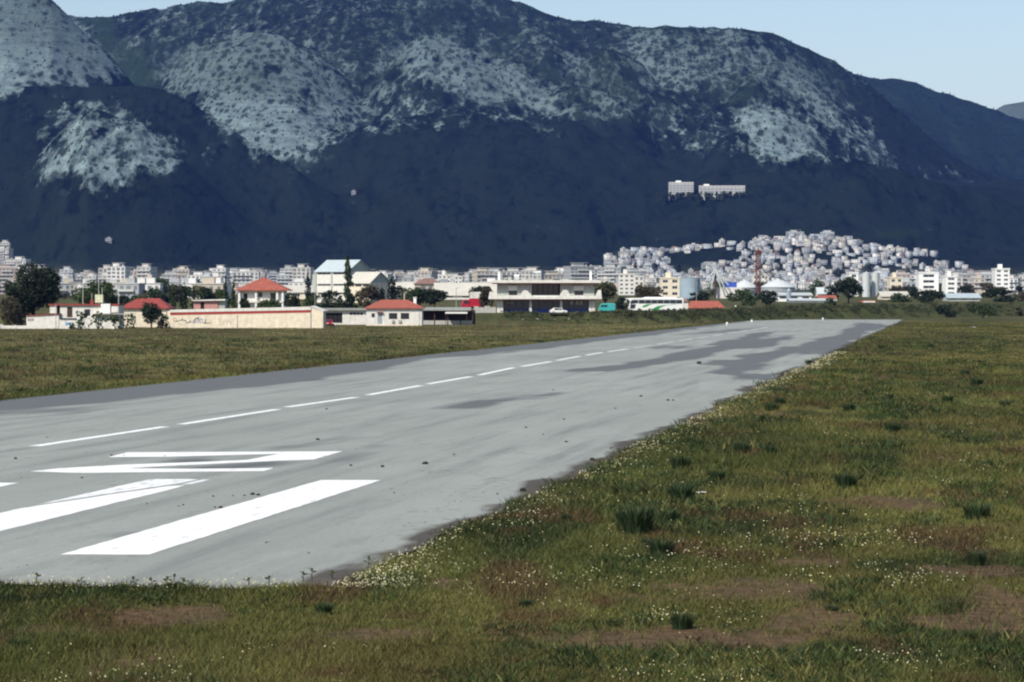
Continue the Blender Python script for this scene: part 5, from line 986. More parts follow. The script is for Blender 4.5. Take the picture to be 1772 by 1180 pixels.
HILL_MARKS = [(1030, 'above the coach'), (1100, 'above the mill block'), (1170, 'above the blue grey silo'), (1215, 'above the mill spouts'), (1262, 'above the smaller grey tank'), (1305, 'behind the red crane'), (1325, 'above the larger grey tank'), (1375, 'above the long white warehouse'), (1430, 'above the dense dark tree'), (1488, 'above the twin silos'), (1530, 'above the low cream shed'), (1580, 'above the cubic white block'), (1630, 'above the narrow white block'), (1700, 'above the pale low shed')]
def mark(px, M):
    r_ = M[0][1]
    for a_, t_ in M:
        if px >= a_ - 12: r_ = t_
    return r_
placed = []
def free(X, Y, d):
    for (a, b_, c) in placed:
        if abs(a - X) < (d + c) * .55 and abs(b_ - Y) < 13: return False
    placed.append((X, Y, d)); return True
g = random.Random(5)
def put(name, me, X, Y, label, cat, group, zoff=0, rz=0, pal=None):
    o = bpy.data.objects.new(name, me); COL.objects.link(o); o.location = (X, Y, ground_z(X, Y) + zoff); o.rotation_euler = (0, 0, rz); c_, cn = g.choice(pal or PALN); o.color = (*c_, 1)
    return tag(o, label.replace('@', cn), cat, group)
na_ = 0
while na_ < 235:
    px = g.uniform(-40, 1120) if g.random() < .80 else g.uniform(1560, 1840)
    Y = g.uniform(2250, 3600); X = (px - CX) / F * Y
    if 540 < px < 960 and g.random() < .35: continue
    me, wd = g.choice(APT)
    if 560 < px < 960 and wd > 0 and me in (APT[2][0], APT[6][0], APT[9][0]): me, wd = APT[5]
    if px > 1500: me, wd = APT[g.choice((1, 5, 7, 8))]
    if not free(X, Y, wd): continue
    put('apartment_block', me, X, Y, f'@ {"wide" if wd > 17 else "narrow" if wd < 13 else "square"} {SIZ[me.name]} apartment block {mark(px, PLAIN_MARKS)}, {"front" if Y < 2700 else "middle" if Y < 3150 else "back"} of town', 'apartment block', 'apartment blocks of the town on the plain', 0, R(g.uniform(-24, 24))); na_ += 1
nn2 = 0
while nn2 < 85:
    px = g.choice((g.uniform(95, 560), g.uniform(95, 560), g.uniform(670, 860), g.uniform(950, 1180), g.uniform(1540, 1800))); Y = g.uniform(1650, 2260); X = (px - CX) / F * Y; k = g.randrange(10)
    if k == 9 or not free(X, Y, HOU[k][1]): continue
    put('town_house', HOU[k][0], X, Y, f'@ {("low", "two storey", "three storey", "tall")[(2, 2, 3, 3, 2, 2, 2, 4, 3, 1)[k] - 1]} town house with {"red hipped" if HOU[k][2] else "flat"} roof {mark(px, PLAIN_MARKS)}', 'house', 'low houses at the near side of the town', 0, R(g.uniform(-25, 25))); nn2 += 1
for px, Y, k in ((6, 3200, 0), (18, 3260, 6), (-8, 3330, 4), (8, 3420, 2)):
    put('apartment_block', APT[k][0], (px - CX) / F * Y, Y, 'apartment block of the high cluster above the large dark tree', 'apartment block', 'apartment blocks on the rise above the large tree', 0, R(g.uniform(-10, 10)))
cand = []; HPAL = [PALN[i_] for i_ in (0, 3, 3, 5, 6, 7, 8, 8, 8, 1, 6)]
while len(cand) < 1080:
    px = g.choice((g.gauss(1370, 180), g.gauss(1370, 180), g.uniform(1040, 1720), g.uniform(1040, 1240))); Y = g.uniform(3350, 4370); X = (px - CX) / F * Y
    if not (1030 < px < 1790): continue
    if px > 1690 and Y > 3900: continue
    if Y > 4150 and not (1050 < px < 1620): continue
    if px < 1090 and Y > 4200 and g.random() < .6: continue
    if fbm(np.array([X / 60.]), np.array([Y / 60.]), 5, 2)[0] > .63: continue
    k = g.randrange(10)
    if not free(X, Y, HOU[k][1] + 2): 
        if g.random() < .9: continue
    cand.append((X, Y, k))
zs_ = far_z(np.array([c[0] for c in cand]), np.array([c[1] for c in cand])); order = sorted(range(len(cand)), key=lambda i: cand[i][1])
rest = []
for j, i in enumerate(order):
    X, Y, k = cand[i]
    if j % 4 == 0 or (j % 31 == 1): put('hillside_house', HOU[k][0], X, Y, f'@ {("low", "two storey", "three storey", "tall")[(2, 2, 3, 3, 2, 2, 2, 4, 3, 1)[k] - 1]} house with {"red hipped" if HOU[k][2] else "flat"} roof {"low" if Y < 3750 else "midway" if Y < 4080 else "high"} on hillside {mark(pxx(X, Y), HILL_MARKS)}', 'house', 'red roofed houses on the town hillside' if HOU[k][2] else 'flat roofed houses on the town hillside', 0, R(g.uniform(-35, 35)), HPAL).scale = (.88, .88, .85)
    else: rest.append((X, Y, zs_[i], k))
V = []; Fa = []; Cc = []; bq = np.array([(0, 3, 2, 1), (4, 5, 6, 7), (0, 1, 5, 4), (1, 2, 6, 5), (2, 3, 7, 6), (3, 0, 4, 7)])
def addbox(x, y, z0, z1, wx, wy, a, c):
    ca, sa = math.cos(a), math.sin(a); i = len(V)
    for z in (z0, z1):
        for sx, sy in ((-1, -1), (1, -1), (1, 1), (-1, 1)): u, v_ = sx * wx / 2, sy * wy / 2; V.append((x + u * ca - v_ * sa, y + u * sa + v_ * ca, z)); Cc.append(c)
    Fa.extend((bq + i).tolist())
for X, Y, Z, k in rest:
    a = R(g.uniform(-35, 35)); wd = HOU[k][1]; h = g.choice((3, 6, 6, 9)); c = tuple(.85 * u_ for u_ in g.choice(HPAL)[0]); addbox(X, Y, Z - 4, Z + h, wd, 8, a, c); addbox(X, Y, Z + h, Z + h + .35, wd + .5, 8.5, a, (.25, .16, .13) if HOU[k][2] else (.42, .42, .40))
    for kk in range(h // 3):
        for u in (-wd * .3, 0, wd * .3): addbox(X + u * math.cos(a) + 4.02 * math.sin(a), Y + u * math.sin(a) - 4.02 * math.cos(a), Z + kk * 3 + .9, Z + kk * 3 + 2.2, 1.3, .12, a, (.06, .07, .08))
o = link('crowded_houses', np_mesh('crowded_houses', V, Fa, np.array(Cc)), MAT['house_mass']); tag(o, 'mass of small pale houses packed between the others on the town hillside', 'houses', kind='stuff')
for X, Y, yt, w_, lab in ((1360, 4330, 402, 44, 'long pale building crowning the town hillside'), (1432, 4340, 403, 26, 'cream building at the top of the town hillside, right of the long one')):
    X_ = (X + 16 - CX) / F * Y if X == 1360 else (X - CX) / F * Y; me = apt_mesh(26 if X == 1360 else 20, 12, 3, X, 1); [me.materials.append(k) for k in TM]; put('hilltop_building', me, X_, Y, lab, 'building', None)
# trees among the houses
for px, yt, wd, Y, lab in ((1175, 455, 13, 3950, 'dark conifer among the hillside houses, left of the mill spouts'), (1288, 446, 15, 4050, 'dark broad conifer among the hillside houses above the grey tanks'), (1100, 450, 9, 3900, 'thin dark tree at the left end of the hillside houses'), (1133, 452, 14, 3980, 'dark tree between the first hillside houses'), (1240, 462, 12, 3800, 'dark tree above the white mill spouts'), (1500, 455, 30, 3900, 'dark tree clump among the hillside houses above the twin silos'), (1450, 462, 26, 3800, 'dark tree clump among hillside houses left of the twin silos'), (1395, 440, 16, 4100, 'green tree in the middle of the hillside houses'), (1570, 463, 20, 3900, 'dark tree at the right end of the hillside houses'), (1340, 425, 20, 4250, 'dark trees below the hilltop building')):
    tree('conifer_tree', lab, 'tree', px, yt, 500, wd, Y, 'cypress', DK, None, 1.0, 1.1)
# trees on the plain
g = random.Random(77)
for i in range(64):
    kd_ = g.choice(('broad', 'bush', 'broad', 'cypress')); tn_ = g.choice(('dark', 'green', 'dark', 'olive', 'brown')); px = g.uniform(-20, 1790); Y = g.uniform(1250, 2300); X = (px - CX) / F * Y; gz = ground_z(X, Y); h = g.uniform(4.5, 9)
    tree('plain_tree', f'small {tn_} {kd_ if kd_ != "broad" else "broadleaf"} tree on the plain {mark(px, PLAIN_MARKS)}'.replace('bush tree', 'bushy tree'), 'tree', px, HOR - (gz + h - CAMH) / Y * F, HOR - (gz + 1 - CAMH) / Y * F, h * g.uniform(.8, 1.5) / Y * F, Y, kd_, {'dark': DK, 'green': MG, 'olive': OL, 'brown': BR}[tn_], 'trees scattered on the plain', .8, .6)
gh = random.Random(5)
for i in range(46):
    px = gh.choice((gh.uniform(96, 410), gh.uniform(96, 410), gh.uniform(690, 850), gh.uniform(1380, 1790))); Y = gh.uniform(830, 1240); X = (px - CX) / F * Y; gz = ground_z(X, Y); h = gh.uniform(2.5, 6.0); kd_ = gh.choice(('bush', 'broad', 'bush')); tn_ = gh.choice(('dark', 'green', 'olive', 'brown', 'dark'))
    tree('hedgerow_tree', f'{tn_} {"bushy" if kd_ == "bush" else "leafy"} hedgerow tree {mark(px, PLAIN_MARKS)}, nearer than the town', 'tree', px, HOR - (gz + h - CAMH) / Y * F, HOR - (gz + .4 - CAMH) / Y * F, h * gh.uniform(1.0, 2.2) / Y * F, Y, kd_, {'dark': DK, 'green': MG, 'olive': OL, 'brown': BR}[tn_], 'hedgerow trees between field and town', .9, .42)
nn2 = 0
while nn2 < 16:
    px = g.choice((g.uniform(105, 400), g.uniform(105, 400), g.uniform(700, 800))); Y = g.uniform(1080, 1600); X = (px - CX) / F * Y; k = g.choice((0, 4, 6, 0, 4, 1))
    if not free(X, Y, HOU[k][1]): continue
    put('town_house', HOU[k][0], X, Y, f'@ suburb house with {"red hipped" if HOU[k][2] else "flat"} roof among hedgerow trees {mark(px, PLAIN_MARKS)}', 'house', 'suburb houses among the hedgerow trees', 0, R(g.uniform(-25, 25))); nn2 += 1
# ---------------------------------------------------------------- hotel on the mountain
def find_y(px, ypx, a=3800, b_=5600):
    Ys = np.linspace(a, b_, 500); X = (px - CX) / F * Ys; y_ = HOR - (far_z(X, Ys) - CAMH) / Ys * F
    i = np.argmax(y_ < ypx); return float(Ys[i])
Yh = find_y(1180, 338) - 10; Yw = find_y(1250, 338) - 10
plain('hotel_glass', (.33, .34, .34), .5)
def hotel(label, xa, xb, yt, yb, wings, Y, floors, cols):
    X = ((xa + xb) / 2 - CX) / F * Y; gz = ground_z(X, Y); e = empty('hotel_building', (X, Y, gz), 0, label, 'building'); wd = (xb - xa) / F * Y; z0 = zy(yb, Y) - gz; zt = zy(yt, Y) - gz
    MB().box(-wd / 2, wd / 2, 0, 14, min(-5, z0 - 5), zt).build('wall', MAT['town_slab'], e); MB().box(-wd / 2 - .3, wd / 2 + .3, -.3, 14.3, zt + .002, zt + .8).build('parapet', MAT['white_wall'], e)
    fh = (zt - z0) / floors
    for k in range(floors):
        for c in range(cols): x = -wd / 2 + wd * (c + .5) / cols; MB().box(x - wd / cols * .3, x + wd / cols * .3, -.06, .1, z0 + fh * (k + .3), z0 + fh * (k + .8)).build('window', MAT['hotel_glass'], e)
        MB().box(-wd / 2, wd / 2, -1.0, -.002, z0 + fh * k - .1, z0 + fh * k + .25).build('balcony', MAT['town_slab'], e)
    for (a, b_, h) in wings: MB().box(-wd / 2 + wd * a, -wd / 2 + wd * b_, 2, 10, zt + .8, zt + .8 + h).build('roof_hut', MAT['white_paint'], e)
hotel('white multi storey hotel block alone on the dark mountainside', 1157.5, 1200, 316, 336, [(.28, .5, 2.5)], Yh, 5, 7)
hotel('long low white hotel wing right of the hotel block on the mountainside', 1210, 1289, 322, 335, [(.1, .22, 2.5)], Yw, 3, 12)
for i in range(26):
    px = 1146 + 6.2 * i + gh.uniform(-2, 2); Y = (Yh if px < 1204 else Yw) - gh.uniform(4, 22); X = (px - CX) / F * Y; gz = ground_z(X, Y); yt_ = gh.uniform(330, 336)
    tree('hotel_tree', f'{"dark" if i % 2 else "dull green"} leafy tree {"below the hotel block" if px < 1204 else "below the long hotel wing"} on the mountainside', 'tree', px, yt_, 350, gh.uniform(7, 13), Y, 'bush', DK if i % 2 else MG, 'trees in front of the mountainside hotel', .8, 1.5)
for px, py, w_, lab in ((188, 421, 11, 'lone white house low on the dark slope above the town'), (612, 338, 8, 'small pale chapel on the dark forest slope'), (1395, 470, 10, 'pale long building in the middle of the hillside houses')):
    Y = find_y(px, py, 3500, 5600); me = house_mesh(w_ / F * Y, 9, 2, px, 0); [me.materials.append(k) for k in TM]; put('slope_house', me, (px - CX) / F * Y, Y, lab, 'house', None).color = (.17, .19, .2, 1)
# ---------------------------------------------------------------- poles
for px, yt, Y, lab in ((789.5, 499, 640, 'grey lamp post behind the open shed'), (700, 506, 660, 'thin pole behind the cottage roof ridge'), (393, 478, 1400, 'tall pole left of the villa roof'), (1205, 508, 760, 'thin lamp post behind the red roofed hut'), (545, 505, 640, 'thin pole above the end of the long cream building')):
    f = Fr(px, Y); e = empty('lamp_post', f.loc(), 0, lab, 'pole'); h = f.h(yt); MB().cyl((0, 0, -.2), (0, 0, h), .09, .06, 8).build('shaft', MAT['pole_grey'], e); MB().box(-.15, .55, -.1, .1, h, h + .14).build('lamp_head', MAT['pole_grey'], e)
# ---------------------------------------------------------------- bank scrub
def scrub():
    L = []; g = np.random.default_rng(9)
    for i in range(900):
        px = g.uniform(870, 1790); X0 = (px - CX) / F * 800; t_ = g.uniform(-2, 14)
        for _ in range(3): yb = float(bank_line(X0)) + t_; X0 = (px - CX) / F * yb
        hmax = 0.5 if px < 1070 else 1.0 if px < 1260 else 1.3; h = g.uniform(.15, hmax) * (1 if t_ > 5 else .6); r = g.uniform(.5, 1.6); L.append((X0, yb, float(near_z(X0, yb)) + h * .4, r, r, h * .7))
    me = leaf_mesh('bank_scrub', L, 26000, .22, ((0.030, 0.042, 0.017), (0.085, 0.090, 0.038)), 3); o = link('bank_scrub', me, MAT['leaf']); tag(o, 'low dark scrub and weeds growing along the bank', 'scrub', kind='stuff')
scrub()
# ---------------------------------------------------------------- grass, flowers, weeds
def in_runway(X, Y, margin=0.0):
    n, s = nsw(X, Y); return (n > N0 - margin) & (n < right_edge(s) + margin) & (s > front_edge(n) - margin) & (s < S1 + margin)
def build_grass():
    g = np.random.default_rng(21); n = 195000
    r = 36 * (700 / 36.) ** (g.random(n) ** 1.25); a = np.radians(g.uniform(-14.2, 14.2, n)); X = r * np.sin(a); Y = r * np.cos(a)
    col, bare, earth = grass_col(X, Y)
    ov = 0.25 * (fbm(X * 1.3, Y * .6, 33, 3) - .3) * 2
    keep = ~in_runway(X, Y, -np.clip(ov, -.1, .35)) & (g.random(n) > bare * .97) & (Y < bank_line(X) + 2)
    X, Y, r, col = X[keep], Y[keep], r[keep], col[keep]; k = len(X)
    tall = 0.5 + 1.3 * fbm(X * .4, Y * .18, 44, 3) ** 1.5; nb = 6
    sc_ = (r / 45.0) ** 0.72
    h = g.uniform(.05, .15, (k, nb)) * tall[:, None] * np.minimum(sc_, 1.7)[:, None]; w_ = .0085 * sc_[:, None] * g.uniform(.7, 1.5, (k, nb)); sp = .10 * sc_[:, None]
    bx = X[:, None] + g.normal(0, 1, (k, nb)) * sp; by = Y[:, None] + g.normal(0, 1, (k, nb)) * sp * 1.6; bz = np.where(by > 300, near_z(bx, by), 0) + (fbm(bx * .7, by * .35, 12, 3) - .5) * .16 * sstep(1200, 200, by) - .01
    ang = g.uniform(0, 6.28, (k, nb)); lx, ly = np.cos(ang), np.sin(ang); ln = g.uniform(.3, 1.3, (k, nb)) * h; ta = g.uniform(0, 6.28, (k, nb))
    P0 = np.stack([bx - lx * w_, by - ly * w_, bz], -1); P1 = np.stack([bx + lx * w_, by + ly * w_, bz], -1); P2 = np.stack([bx + np.cos(ta) * ln, by + np.sin(ta) * ln, bz + h], -1)
    V = np.stack([P0, P1, P2], 2).reshape(-1, 3); Fa = np.arange(len(V)).reshape(-1, 3)
    tone = g.uniform(.65, 1.45, (k, nb, 1)) * np.stack([g.uniform(.9, 1.2, (k, nb)), np.ones((k, nb)), g.uniform(.7, 1.2, (k, nb))], -1); dry = (g.random((k, nb, 1)) < .10); c = col[:, None, :] * tone; c = np.where(dry, np.array([.150, .138, .052])[None, None] * g.uniform(.7, 1.2, (k, nb, 1)), c)
    me = np_mesh('field_grass', V, Fa, np.repeat(c.reshape(-1, 3), 3, 0)); o = link('field_grass', me, MAT['grass']); tag(o, 'short patchy green and dry grass covering the airfield', 'grass', kind='stuff')
build_grass()
def build_weeds():
    g = np.random.default_rng(57); n = 38000
    r = 37 * (420 / 37.) ** (g.random(n) ** 1.15); a = np.radians(g.uniform(-14, 14, n)); X = r * np.sin(a); Y = r * np.cos(a)
    col, bare, earth = grass_col(X, Y); nz = fbm(X * .45, Y * .17, 63, 4); keep = ~in_runway(X, Y, .05) & (nz > .50) & (g.random(n) > bare * 1.1); X, Y, r, nz = X[keep], Y[keep], r[keep], nz[keep]; k = len(X); nb = 14
    sc_ = (r / 45.0) ** .7; big = sstep(.5, .72, nz) * g.uniform(.4, 1.4, k)
    h = (.05 + .15 * big)[:, None] * g.uniform(.5, 1.1, (k, nb)) * np.minimum(sc_, 2.2)[:, None]; w_ = .0075 * sc_[:, None] * g.uniform(.7, 1.8, (k, nb)); sp = (.05 + .07 * big)[:, None] * sc_[:, None]
    bx = X[:, None] + g.normal(0, 1, (k, nb)) * sp; by = Y[:, None] + g.normal(0, 1, (k, nb)) * sp; bz = (fbm(bx * .7, by * .35, 12, 3) - .5) * .16 - .01; ang = g.uniform(0, 6.28, (k, nb)); lx, ly = np.cos(ang), np.sin(ang); ta = g.uniform(0, 6.28, (k, nb)); ln = g.uniform(.2, 1.4, (k, nb)) * h
    P0 = np.stack([bx, by, bz], -1); P1 = np.stack([bx + np.cos(ta) * ln * .5 - lx * w_, by + np.sin(ta) * ln * .5 - ly * w_, bz + h * .6], -1); P2 = np.stack([bx + np.cos(ta) * ln, by + np.sin(ta) * ln, bz + h], -1); P3 = np.stack([bx + np.cos(ta) * ln * .5 + lx * w_, by + np.sin(ta) * ln * .5 + ly * w_, bz + h * .55], -1)
    V = np.stack([P0, P1, P2, P3], 2).reshape(-1, 3); pal = np.array([[.030, .052, .016], [.055, .080, .020], [.020, .036, .013], [.125, .118, .040], [.040, .062, .022]])[g.integers(0, 5, k)] * (.6 + .8 * g.random((k, 1))); c = pal[:, None, :] * g.uniform(.7, 1.4, (k, nb, 1))
    o = link('low_weeds', np_mesh('low_weeds', V, np.arange(len(V)).reshape(-1, 4), np.repeat(c.reshape(-1, 3), 4, 0)), MAT['grass']); tag(o, 'leafy low weeds clumped through the airfield grass', 'weeds', kind='stuff')
build_weeds()
def build_flowers():
    g = np.random.default_rng(31); P = []; C = []; S = []
    def add(X, Y, cols, size, hh):
        keep = ~in_runway(X, Y, -.12); X, Y = X[keep], Y[keep]; k = len(X); P.append(np.stack([X, Y, g.uniform(hh[0], hh[1], k) * (1 + Y / 300)], -1)); C.append(np.array(cols)[g.integers(0, len(cols), k)]); S.append(size * g.uniform(.6, 1.4, k) * (Y / 55) ** .5)
    white = [(.52, .51, .37), (.45, .42, .22), (.50, .46, .29)]; cream = [(.40, .37, .16), (.44, .41, .22), (.52, .50, .34)]
    s = S0 + (300 - S0) * g.random(4200) ** 1.9; n = right_edge(s) + np.abs(g.normal(0, 1, 4200)) * .8 + .02; nz = fbm(s * .25, n * .3, 91, 3); k = nz + .25 * g.random(4200) > .50; s, n = s[k], n[k]; add(n * RN[0] + s * RD[0], n * RN[1] + s * RD[1], white, .012, (.04, .12))
    n = g.uniform(-34, N1, 900); s = front_edge(n) - np.abs(g.normal(0, 1, 900)) * .5; k = fbm(n * .6, s * .3, 93, 2) > .42; n, s = n[k], s[k]; add(n * RN[0] + s * RD[0], n * RN[1] + s * RD[1], cream, .013, (.06, .2))
    N = 16000; r = 38 * (170 / 38.) ** g.random(N); a = np.radians(g.uniform(-12, 12, N)); X = r * np.sin(a); Y = r * np.cos(a); cl = fbm(X * .28, Y * .12, 95, 3) * .6 + fbm(X * 1.2, Y * .6, 96, 2) * .4; col, bare, _ = grass_col(X, Y); k = (cl > .615) & (g.random(N) > bare); add(X[k], Y[k], cream + white[:1], .0105, (.04, .10))
    for cx, cy, rx, ry, m_ in ((1440, 930, 240, 25, 260), (1400, 1000, 60, 20, 30), (1590, 1005, 70, 18, 60), (1580, 1150, 130, 28, 130), (1240, 1175, 120, 14, 60), (950, 1000, 80, 22, 45), (1150, 1070, 40, 10, 40), (1020, 985, 20, 15, 25), (1120, 860, 120, 40, 120), (1200, 960, 150, 20, 90)):
        px = g.normal(cx, rx * .5, m_); py = g.normal(cy, ry * .5, m_); q_ = [gp(u, min(v, 1230)) for u, v in zip(px, py)]; add(np.array([v.x for v in q_]), np.array([v.y for v in q_]), white + [(.55, .55, .26)], .0125, (.04, .10))
    P_ = np.concatenate(P); C_ = np.concatenate(C); S_ = np.concatenate(S)[:, None]; k = len(P_)
    u = g.normal(size=(k, 3)); u[:, 2] *= .5; u /= np.linalg.norm(u, axis=1)[:, None]; nrm = np.array([0, -.55, .8])[None] + g.normal(0, .35, (k, 3)); v = np.cross(nrm, u); v /= np.linalg.norm(v, axis=1)[:, None]; u = np.cross(v, nrm); u /= np.linalg.norm(u, axis=1)[:, None]
    ring = [P_ + S_ * (math.cos(t_) * u + math.sin(t_) * v) for t_ in np.arange(6) * math.pi / 3]; V = np.stack(ring, 1).reshape(-1, 3); Fa = np.arange(k * 6).reshape(-1, 6)
    o = link('wild_flowers', np_mesh('wild_flowers', V, Fa, np.repeat(C_, 6, 0)), MAT['flower']); tag(o, 'small white and yellow wild flowers dotted through the grass', 'flowers', kind='stuff')
build_flowers()
def tuft_mesh(seed, n, h, spread, cols, lean=.55):
    g = np.random.default_rng(seed); V = []; C = []; Fa = []; c0, c1 = np.array(cols[0]), np.array(cols[1])
    for i in range(n):
        a = g.uniform(0, 6.28); rr = spread * .35 * math.sqrt(g.random()); hh = h * g.uniform(.5, 1.05); dx, dy = math.cos(a), math.sin(a); ln = hh * lean * g.uniform(.1, 1.0); w_ = h * .016 * g.uniform(.8, 1.6); b_ = len(V); px_, py_ = -dy * w_, dx * w_; x0, y0 = rr * dx, rr * dy; col = c0 + (c1 - c0) * g.random()
        for f_, ww in ((0, 1), (.4, 1.05), (.75, .7)): xx, yy_, z_ = x0 + dx * ln * f_ ** 1.7, y0 + dy * ln * f_ ** 1.7, hh * (f_ - .12 * f_ * f_); V += [(xx - px_ * ww, yy_ - py_ * ww, z_), (xx + px_ * ww, yy_ + py_ * ww, z_)]; C += [col, col]
        V.append((x0 + dx * ln, y0 + dy * ln, hh * .93)); C.append(col); Fa += [(b_, b_ + 1, b_ + 3), (b_, b_ + 3, b_ + 2), (b_ + 2, b_ + 3, b_ + 5), (b_ + 2, b_ + 5, b_ + 4), (b_ + 4, b_ + 5, b_ + 6)]
    return np_mesh('weed_tuft', V, Fa, np.array(C))
TC = ((0.018, 0.036, 0.016), (0.048, 0.075, 0.030)); TUFT = [tuft_mesh(s, 260, 1.0, 1.2, TC) for s in range(5)]; [me.materials.append(MAT['grass']) for me in TUFT]
gi = random.Random(4)
tl = [(1100, 922, 52, 'tallest bushy dark weed tuft, beside a smaller one near the runway edge'), (1180, 868, 34, None), (1160, 905, 26, None), (1145, 960, 32, None), (1178, 812, 26, None), (1240, 832, 22, None), (1285, 783, 20, None), (1335, 785, 16, None), (1335, 712, 18, None), (1350, 700, 14, None), (1465, 845, 30, None), (1690, 900, 34, None), (1470, 712, 16, None), (1690, 668, 16, None), (1670, 650, 12, None), (1640, 696, 14, None), (1525, 604, 8, None), (1492, 626, 8, None), (1540, 690, 10, None), (1545, 750, 20, None), (1120, 945, 16, None), (1180, 1085, 30, None), (560, 1060, 22, None), (30, 1125, 26, None), (300, 1022, 20, None), (1690, 975, 26, None), (1460, 890, 14, None), (1210, 630, 6, None), (1610, 602, 8, None), (1740, 705, 14, None), (980, 900, 14, None), (910, 1050, 18, None), (1400, 630, 9, None), (1080, 700 + 200, 18, None), (1440, 1060, 18, None), (155, 628, 7, None), (345, 607, 5, None), (290, 604, 6, None), (70, 590, 5, None), (470, 590, 5, None), (690, 588, 5, None), (780, 604, 6, None), (120, 662, 6, None)]
for px, py, hp, lab in tl:
    c = gp(px, py); sc_ = hp / F * c.y * 1.15; o = bpy.data.objects.new('weed_tuft', gi.choice(TUFT)); COL.objects.link(o); o.location = (c.x, c.y, -.04); o.rotation_euler = (0, 0, gi.uniform(0, 6)); o.scale = (sc_ * 1.2, sc_ * 1.2, sc_)
    n_, s_ = nsw(c.x, c.y); leftf = n_ < N0
    tag(o, lab or ('small dark weed tuft in the field between runway and buildings' if leftf else f'{"tiny" if sc_ < .45 else "knee high" if sc_ < .8 else "large"} dark weed tuft {"close to the runway edge" if n_ < N1 + 6 else "out in the grass" if n_ < N1 + 22 else "far out in the grass"}, {"beside the painted bars" if s_ < 100 else "beside the runway middle" if s_ < 250 else "near the runway end"}' if n_ > N1 - 2 and s_ > 58 else 'dark weed tuft in the grass before the runway end'), 'weed', None if lab else ('weed tufts in the field by the buildings' if leftf else 'weed tufts right of the runway' if n_ > N1 - 2 and s_ > 58 else 'weed tufts before the runway end'))
def stalk(px, py, hp, label, group=None):
    c = gp(px, py); h = hp / F * c.y; e = empty('flower_stalk', (c.x, c.y, 0), gi.uniform(0, 6), label, 'weed', group); m = MB().cyl((0, 0, -.03), (.02, 0, h), .012, .006, 5); m.build('stem', MAT['stalk'], e)
    for k in range(4): z = h * (.35 + .2 * k); a = k * 2.3; MB().face([(0, 0, z), (math.cos(a) * .05 + .02, math.sin(a) * .05 + .02, z + .05), (math.cos(a) * .11, math.sin(a) * .11, z + .04), (math.cos(a) * .05 - .02, math.sin(a) * .05 - .02, z + .02)]).build('leaf', MAT['stalk'], e)
    MB().cyl((.02, 0, h - .02), (.02, 0, h + .035), .03, .022, 7).build('seed_head', MAT['stalk'], e)
plain('stalk', (.045, .055, .025), .8)
stalk(777, 945, 36, 'tall thistle stalk standing at the runway edge')
for px, py, hp in ((64, 1012, 18), (300, 1020, 24), (288, 1020, 20), (318, 1021, 18), (262, 1016, 14), (540, 1008, 22), (525, 1008, 16), (575, 1004, 14), (637, 985, 20), (232, 1014, 14), (430, 1015, 13), (465, 1014, 15), (985, 838, 14), (140, 1014, 12)): stalk(px, py, hp, 'thin weed stalk along the grass edge of the runway', 'weed stalks at the runway edge')
# dirt clods on the runway
def clod_mesh(seed):
    g = np.random.default_rng(seed); bm = bmesh.new(); bmesh.ops.create_icosphere(bm, subdivisions=2, radius=.5)
    for v in bm.verts: d = 1 + .45 * (vn(v.co.x * 3 + seed, v.co.y * 3 + v.co.z * 2.1, seed) - .5); v.co = Vector((v.co.x * d, v.co.y * d * .8, max(-.12, v.co.z * d * .62)))
    me = bpy.data.meshes.new('dirt_clod'); bm.to_mesh(me); bm.free(); me.materials.append(MAT['clod']); return me
CL = [clod_mesh(s) for s in range(4)]
for px, py, wd, lab in [(905, 849, 12, 'largest black dirt clod, on the asphalt near the grassy edge')] + [(x, y, w_, None) for x, y, w_ in ((1025, 795, 8), (736, 802, 9), (662, 807, 7), (607, 805, 5), (786, 786, 4), (980, 764, 5), (910, 739, 4), (976, 725, 4), (861, 854, 4), (550, 760, 6), (565, 707, 4), (1109, 685, 5), (1156, 692, 5), (1165, 692, 4), (27, 793, 6), (193, 787, 4), (285, 788, 3), (214, 787, 3), (437, 855, 8), (447, 856, 6), (382, 878, 7), (372, 877, 4), (369, 858, 4), (317, 873, 4), (309, 875, 3), (81, 756, 3), (142, 826, 4), (461, 938, 4), (534, 956, 3), (254, 871, 3), (682, 852, 3), (1065, 706, 3), (1056, 776, 3), (1058, 774, 3), (940, 751, 3), (957, 674, 3), (403, 857, 3), (423, 857, 4))]:
    c = gp(px, py + 1, .02); s_ = 1.3 * wd / F * c.y; o = bpy.data.objects.new('dirt_clod', gi.choice(CL)); COL.objects.link(o); o.location = (c.x, c.y, .02 + .08 * s_); o.scale = (s_, s_, s_); o.rotation_euler = (0, 0, gi.uniform(0, 6)); tag(o, lab or 'small black dirt clod lying on the runway', 'dirt clod', None if lab else 'small dirt clods on the runway')
def gravel():
    g = np.random.default_rng(17); k = 700; n = N1 - (N1 - N0) * g.random(k) ** 1.6; s_ = S0 + 170 * g.random(k) ** 1.8 + 2; cl = fbm(n * .5, s_ * .15, 8, 2) > .45; n, s_ = n[cl], s_[cl]; k = len(n); X = n * RN[0] + s_ * RD[0]; Y = n * RN[1] + s_ * RD[1]; r = g.uniform(.008, .028, k); B = np.stack([X, Y, np.full(k, .02)], -1); V = np.empty((k, 5, 3))
    for j in range(4): a = g.uniform(0, .6, k) + j * math.pi / 2; V[:, j] = B + np.stack([r * np.cos(a), r * np.sin(a), 0 * r], -1)
    V[:, 4] = B + np.stack([0 * r, 0 * r, r * .9], -1); f_ = np.array([[0, 1, 4], [1, 2, 4], [2, 3, 4], [3, 0, 4]]); me = np_mesh('gravel', V.reshape(-1, 3), (f_[None] + (np.arange(k) * 5)[:, None, None]).reshape(-1, 3)); o = link('gravel', me, MAT['clod']); tag(o, 'fine dark grit scattered over the runway', 'grit', kind='stuff')
gravel()
